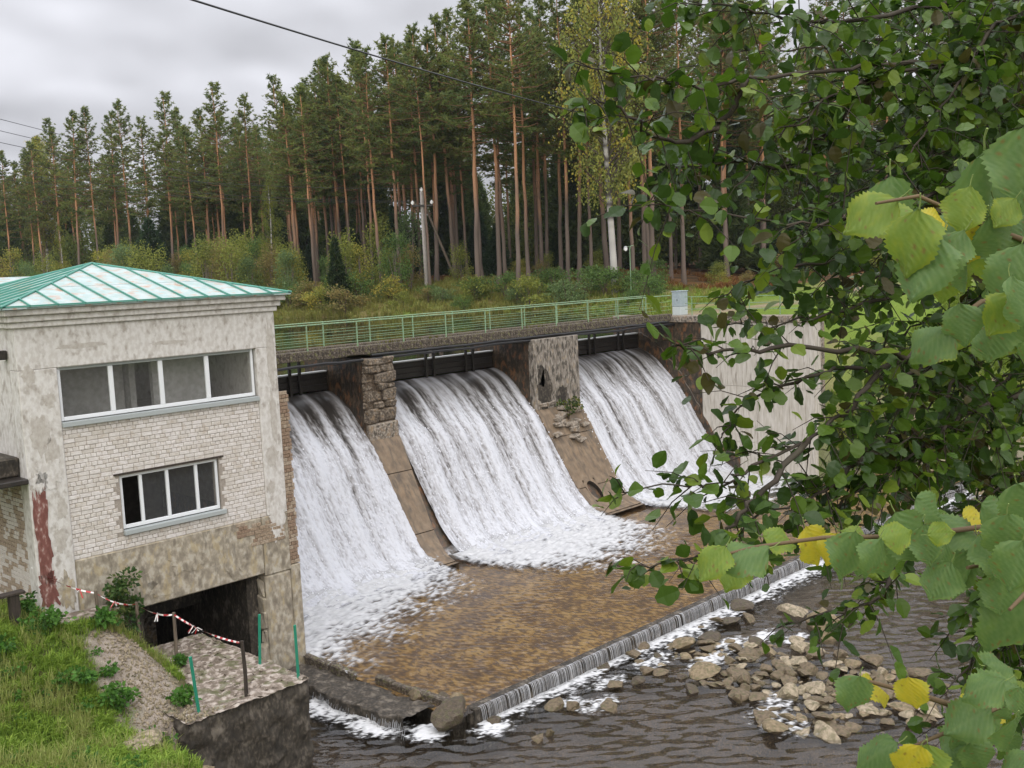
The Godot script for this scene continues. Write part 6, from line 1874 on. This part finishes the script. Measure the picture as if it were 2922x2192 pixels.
func overhead() -> void:
	# concrete utility pole with a strut
	var p := base("utility_pole", Vector3(69.1, terrain(69.1, -56.1), -56.1), "pale concrete utility pole with crossarm and diagonal strut before the pines", "pole")
	var m := MB.new()
	m.bevel(Vector3(-.16, -.5, -.13), Vector3(.16, 9.6, .13), .03)
	put("pole", m.mesh(), M.pole, p)
	m = MB.new()
	m.tube([Vector3(3.6, -.3, 1.0), Vector3(.2, 8.2, .15)], [.15, .12], 8)
	put("strut", m.mesh(), M.wood, p)
	m = MB.new()
	m.bevel(Vector3(-1.05, 8.1, .13), Vector3(1.05, 8.3, .3), .02, Transform3D(Basis(Vector3.UP, -.7), Vector3.ZERO))
	put("crossarm", m.mesh(), M.iron, p)
	for e in [[-.95, 8.32], [.95, 8.32], [0.0, 9.6]]:
		m = MB.new()
		var c := Vector3(e[0], e[1], .2 if e[0] != 0.0 else 0.0).rotated(Vector3.UP, -.7)
		m.tube([c, c + Vector3(0, .12, 0), c + Vector3(0, .24, 0), c + Vector3(0, .4, 0)], [.06, .19, .18, .06], 8)
		put("insulator", m.mesh(), M.porcelain, p)
	# wires from the pole to the left
	for k in 3:
		var off := Vector3([-.95, .95, 0.0][k], 0, .2).rotated(Vector3.UP, -.7)
		var a: Vector3 = p.position + off + Vector3(0, [8.6, 8.6, 9.9][k], 0)
		var b := Vector3(22.0 + k * 1.2, 29.0 + k * 0.9, -115.0)
		wire(a, b, 2.2, .018, "thin power line running left from the utility pole", "power lines")
	wire(Vector3(8.0, 17.9, -1.0), Vector3(84.0, 23.0, -37.0), 0.55, .035, "thick black cable crossing the sky to the right", "cables")
	for k in 3:
		wire(Vector3(16.0, 20.7 - k * .72, -36.2), Vector3(62.0, 20.8 - k * .62, -72.5), .35, .018, "thin wire in the sky at the left edge", "wires at the left edge")
	# park lamps
	for e in [[69.0, -30.2, 4.3, "slim green lamp post with round head beside the birch"], [16.45, -12.0, 3.3, "street lamp head rising behind the powerhouse roof"]]:
		var y: float = terrain(e[0], e[1]) if e[0] > 40.0 else 7.4
		var lp := base("lamp_post", Vector3(e[0], y, e[1]), e[3], "lamp post")
		m = MB.new()
		m.tube([Vector3(0, -.3, 0), Vector3(0, e[2] - .3, 0), Vector3(.03, e[2] - .08, .02), Vector3(.14, e[2], .08), Vector3(.28, e[2], .16)], [.045, .04, .035, .03, .03], 8)
		put("post", m.mesh(), M.rail_green, lp)
		m = MB.new()
		var c := Vector3(.34, e[2] - .08, .2)
		if e[0] > 40.0: c = Vector3(-.3, e[2] - .15, -.2)
		m.tube([c + Vector3(0, .14, 0), c + Vector3(0, .1, 0), c + Vector3(0, 0, 0)], [.04, .13, .15], 10)
		put("hood", m.mesh(), M.steel_pale, lp)
		m = MB.new()
		m.tube([c, c - Vector3(0, .1, 0), c - Vector3(0, .22, 0), c - Vector3(0, .28, 0)], [.14, .17, .12, .02], 10)
		put("globe", m.mesh(), M.porcelain, lp)
		if e[0] > 40.0:
			m = MB.new()
			m.tube([Vector3(.03, e[2] - .1, .02), Vector3(-.3, e[2] - .02, -.2)], [.025, .02], 6)
			put("bracket", m.mesh(), M.rail_green, lp)


func wire(a: Vector3, b: Vector3, sag: float, rad: float, label: String, group: String) -> void:
	var m := MB.new()
	var pts := []
	var rr := []
	for k in 41:
		var t := k / 40.0
		pts.append(a.lerp(b, t) - Vector3(0, sag * 4.0 * t * (1.0 - t), 0))
		rr.append(rad)
	m.tube(pts, rr, 5, [], false)
	tag(put("overhead_wire", m.mesh(), M.black_pipe), label, "wire", group)


func alder_leaf(seed_: int) -> ArrayMesh:
	var r := RandomNumberGenerator.new()
	r.seed = seed_
	var m := MB.new()
	m.col = Color.WHITE
	var w := []
	var n := 6
	for k in n + 1:
		var t := float(k) / n
		w.append(.42 * pow(sin(PI * clampf(t * .92 + .06, 0, 1)), .75) * r.randf_range(.88, 1.08))
	w[n] = .05 if r.randf() < .5 else .14
	var bend := r.randf_range(-.1, .3)
	var fold := r.randf_range(.08, .35)
	var at := func(k: int, s: float) -> Vector3:
		var t := float(k) / n
		return Vector3(s * w[k] * (1.0 + .05 * sin(k * 5.0)), fold * absf(s) * w[k] - bend * t * t + r.randf_range(-.015, .015), t)
	var L := []
	var C := []
	var R := []
	for k in n + 1:
		L.append(at.call(k, -1.0)); C.append(at.call(k, 0.0)); R.append(at.call(k, 1.0))
	for k in n:
		m.quad(L[k], L[k + 1], C[k + 1], C[k])
		m.quad(C[k], C[k + 1], R[k + 1], R[k])
	m.tri(Vector3(-.012, 0, -.22), Vector3(.012, 0, -.22), Vector3(0, 0, 0.02))
	return m.mesh()


# broad hazel leaf with corrugated veins and a toothed edge, tip along +z, length 1
func hazel_leaf(seed_: int, mids: Color, edge: Color, vein: Color) -> ArrayMesh:
	var r := RandomNumberGenerator.new()
	r.seed = seed_
	var nu := 16
	var nv := 26
	var v := PackedVector3Array()
	var c := PackedColorArray()
	var i := PackedInt32Array()
	var bend := r.randf_range(.05, .4)
	var curl := r.randf_range(-.35, .4)
	var fold := r.randf_range(-.1, .42)
	var twist := r.randf_range(-.5, .5)
	var blotch := FastNoiseLite.new()
	blotch.seed = seed_
	blotch.frequency = 1.6
	for b in nv + 1:
		var t := float(b) / nv
		var w := .50 * pow(sin(PI * pow(clampf(t, 0, 1), .74) * .985 + .02), .72) * (1.0 + .05 * sin(t * 16.0 + seed_))
		if t > .72: w *= lerpf(1.0, .55, smoothstep(.72, .95, t))
		if t > .97: w = .015
		for a in nu + 1:
			var s := lerpf(-1, 1, float(a) / nu)
			var tooth := 1.0
			if a == 0 or a == nu: tooth = 1.0 + (.075 if b % 2 else -.045)
			var vp := (t - absf(s) * w * .95) * 15.0
			var ridge := pow(absf(sin(vp * PI * .5)), 3.0)
			var y := -bend * t * t - absf(s) * w * .08 + sin(s * 2.5 + curl * 6.0) * curl * .12 + (1.0 - ridge) * .03 * (1.0 - absf(s) * .5) - .02 * exp(-s * s * 60.0)
			y -= absf(s) * w * fold - pow(absf(s), 2.0) * w * .22 * sin(t * 7.0 + seed_)
			y += s * w * twist * t
			v.append(Vector3(s * w * tooth, y + r.randf_range(-.004, .004), t + (-.06 * (1.0 - pow(absf(s), .6)) if t < .04 else 0.0)))
			var col := mids.lerp(edge, clampf(pow(absf(s), 3.0) * .5 + blotch.get_noise_2d(s * 1.5, t * 1.5) * .9, 0, 1))
			var line := maxf(1.0 - minf(ridge * 3.0, 1.0), exp(-s * s * 500.0))
			col = col.lerp(vein, line * .3)
			if blotch.get_noise_2d(s * 2.6 + 9.0, t * 3.1) > .5: col = col.lerp(Color(.20, .12, .04), .8)
			c.append(col)
	for b in nv:
		for a in nu:
			var k := b * (nu + 1) + a
			i.append(k); i.append(k + 1); i.append(k + nu + 2)
			i.append(k); i.append(k + nu + 2); i.append(k + nu + 1)
	return smoothed(v, c, i)


func near_branches() -> void:
	# alder: dark branches reaching in from the right
	var al := base("alder_tree", Vector3(6.6, 3.0, 21.6), "dark green alder reaching its branches in from the right", "tree")
	var inv := Transform3D(Basis(), -al.position)
	var bark := Color(.045, .038, .03)
	var tk := MB.new()
	var foot := Vector3(7.4, 2.0, 22.2)
	tk.tube([foot, foot + Vector3(.1, 3.5, .0), foot + Vector3(-.05, 7.0, .1), foot + Vector3(.1, 11.0, .2)], [.19, .16, .13, .07], 10, [bark, bark, bark, bark])
	put("trunk", tk.mesh(), M.bark, al, inv)
	var variants := []
	for k in 8: variants.append(alder_leaf(800 + k))
	var leaves := []
	for k in BRANCHES_AT.size():
		var raw := []
		for e in BRANCHES_AT[k]: raw.append(Vector3(e[0], e[1], e[2]))
		var pts := []
		for j in raw.size() - 1:
			for s in 4:
				pts.append((raw[j] as Vector3).cubic_interpolate(raw[j + 1], raw[maxi(j - 1, 0)], raw[mini(j + 2, raw.size() - 1)], s / 4.0) + Vector3(rng.randfn(), rng.randfn(), rng.randfn()) * .008)
		pts.append(raw[-1])
		var rad := []
		var cols := []
		for j in pts.size():
			rad.append(lerpf(.015 if k != 2 else .012, .0022, pow(float(j) / pts.size(), .8)))
			cols.append(bark * rng.randf_range(.8, 1.6))
		var m := MB.new()
		m.tube(pts, rad, 6, cols)
		var br := put("branch", m.mesh(), M.bark, al, inv)
		br.name = "branch" if k == 0 else "branch_%03d" % k
		# twigs
		var tw := MB.new()
		var sparse: bool = k in [2, 5, 8, 9, 10, 13, 14, 15]
		for j in range(1, pts.size()):
			var t := float(j) / pts.size()
			var along: Vector3 = (pts[j] - pts[j - 1]).normalized()
			var reps := 3 if t < .5 else (2 if t < .7 else 1)
			if sparse: reps = 1 if rng.randf() < .85 else 0
			for q in reps:
				var dir := (along * rng.randf_range(.2, 1.0) + Vector3(rng.randfn(), rng.randfn() * .7 - .25, rng.randfn()) * .75).normalized()
				var L := rng.randf_range(.12, .68) * (1.0 - .45 * t) * (.62 if sparse else 1.0)
				var p0: Vector3 = pts[j - 1].lerp(pts[j], rng.randf())
				var p1 := p0 + dir * L * .5 + Vector3(0, .01, 0)
				var p2 := p0 + dir * L + Vector3(0, -L * .12, 0)
				tw.tube([p0, p1, p2], [.0032, .0024, .0012], 4, [bark, bark, bark], false)
				var nl := int(L / .062) + 2
				for u in nl:
					var f := (u + rng.randf()) / nl
					var p := p0.lerp(p1, f * 2.0) if f < .5 else p1.lerp(p2, f * 2.0 - 1.0)
					var out := (dir * rng.randf_range(.0, .8) + dir.cross(Vector3(rng.randfn(), rng.randfn(), rng.randfn())).normalized() * 1.0 + Vector3(0, -.35, 0)).normalized()
					leaves.append([p + out * .015, out, lerpf(.03, .09, pow(rng.randf(), .8))])
			if rng.randf() < .6:
				var out2 := (along.cross(Vector3(rng.randfn(), rng.randfn(), rng.randfn())).normalized() + Vector3(0, -.3, 0)).normalized()
				leaves.append([pts[j] + out2 * .02, out2, rng.randf_range(.042, .075)])
		put("twigs", tw.mesh(), M.bark, br).set_meta("kind", "stuff")
	# leaves: the ones nearest the lens as parts, the others as one mass
	var eye := Vector3(0, 10.06, 23)
	leaves.sort_custom(func(a, b): return (a[0] - eye).length_squared() - a[2] * 40.0 < (b[0] - eye).length_squared() - b[2] * 40.0)
	var mats := []
	var tones := [Color(.036, .070, .010), Color(.054, .096, .011), Color(.023, .046, .010), Color(.100, .142, .016), Color(.046, .040, .013)]
	for tn in tones:
		var lm := plain(tn, .40, 0.0, .34)
		lm.backlight_enabled = true
		lm.backlight = Color(tn.r * 1.0, tn.g * 1.1, tn.b * .7).linear_to_srgb()
		mats.append(lm)
	var bins := {}
	for k in leaves.size():
		var e: Array = leaves[k]
		var z: Vector3 = e[1]
		var up := (Vector3(0, 1, 0) + Vector3(rng.randfn(), rng.randfn(), rng.randfn()) * .55).normalized()
		var x := up.cross(z).normalized()
		var b := Basis(x, z.cross(x).normalized(), z)
		var t := Transform3D(b.scaled_local(Vector3.ONE * e[2]), e[0])
		var vi := rng.randi() % 8
		var mi := 4 if rng.randf() < .07 else (3 if rng.randf() < .14 else rng.randi() % 3)
		if k < 300: put("leaf", variants[vi], mats[mi], al, inv * t)
		else:
			var key := vi % 3 * 10 + mi
			if not bins.has(key): bins[key] = []
			bins[key].append(inv * t)
	for key in bins: scatter("leaves", variants[key / 10 + 2], mats[key % 10], bins[key], al)
	print("alder leaves ", leaves.size())
	# hazel: large pale leaves close to the lens
	var hz := base("hazel_bush", Vector3(4.4, 7.0, 22.6), "hazel with large pale green and yellowing leaves close by on the right", "bush")
	var hi := Transform3D(Basis(), -hz.position)
	for k in HAZELBR_AT.size():
		var pts := []
		var rad := []
		var cols := []
		for e in HAZELBR_AT[k]: pts.append(Vector3(e[0], e[1], e[2]))
		for j in pts.size():
			rad.append(lerpf(.0065, .0016, float(j) / pts.size()))
			cols.append(Color(.14, .10, .06) * rng.randf_range(.8, 1.2))
		var m := MB.new()
		m.tube(pts, rad, 7, cols)
		put("branch", m.mesh(), M.bark, hz, hi)
	var base_b := MB.new()
	for k in 3: base_b.tube([Vector3(4.2 + k * .1, 4.5, 23.2), Vector3(4.0 + k * .1, 7.5, 23.0), Vector3(3.6, 9.0 + k * .4, 22.6 - k * .1)], [.03, .022, .01], 7, [Color(.14, .1, .06), Color(.14, .1, .06), Color(.14, .1, .06)])
	put("stem", base_b.mesh(), M.bark, hz, hi)
	var hm := tinted(.45, .36, Color(.9, .9, .75).linear_to_srgb())
	var sets := []
	for k in 5: sets.append(hazel_leaf(900 + k, Color(.115, .20, .066), Color(.16, .245, .06), Color(.21, .29, .12)))
	var yg := []
	for k in 3: yg.append(hazel_leaf(920 + k, Color(.165, .25, .04), Color(.27, .31, .035), Color(.25, .32, .08)))
	var ye := []
	for k in 3: ye.append(hazel_leaf(940 + k, Color(.50, .42, .035), Color(.34, .36, .04), Color(.55, .48, .1)))
	var every := HAZEL_AT.duplicate()
	for k in HAZEL_AT.size():
		if k % 5 < 2:
			var f: Array = HAZEL_AT[k].duplicate()
			for j in 3: f[j] += rng.randf_range(-.06, .06)
			f[0] += .09
			for j in 3: f[3 + j] += rng.randf_range(-.5, .5)
			f[6] *= rng.randf_range(.6, .95)
			every.append(f)
	for k in every.size():
		var e: Array = every[k]
		var z := Vector3(e[3], e[4], e[5]).normalized()
		var up := (Vector3(-.55, .9, .5) + Vector3(rng.randfn(), rng.randfn(), rng.randfn()) * .28).normalized()
		var x := up.cross(z).normalized()
		var b := Basis(x, z.cross(x).normalized(), z)
		var c: int = int(e[7])
		var me: ArrayMesh = sets[k % 5] if c == 0 else (yg[k % 3] if c == 1 else ye[k % 3])
		var s: float = e[6]
		var o := put("leaf", me, hm, hz, hi * Transform3D(b.scaled_local(Vector3(s * .92, s, s)), Vector3(e[0], e[1], e[2]) - z * s * .5))
		var st := MB.new()
		st.col = Color(.2, .26, .09)
		st.tube([Vector3(0, 0, -.03), Vector3(0, .03, -.16), Vector3(0, .1, -.26)], [.013, .012, .014], 5)
		if k % 1 == 0: put("stalk", st.mesh(), M.bark, o)
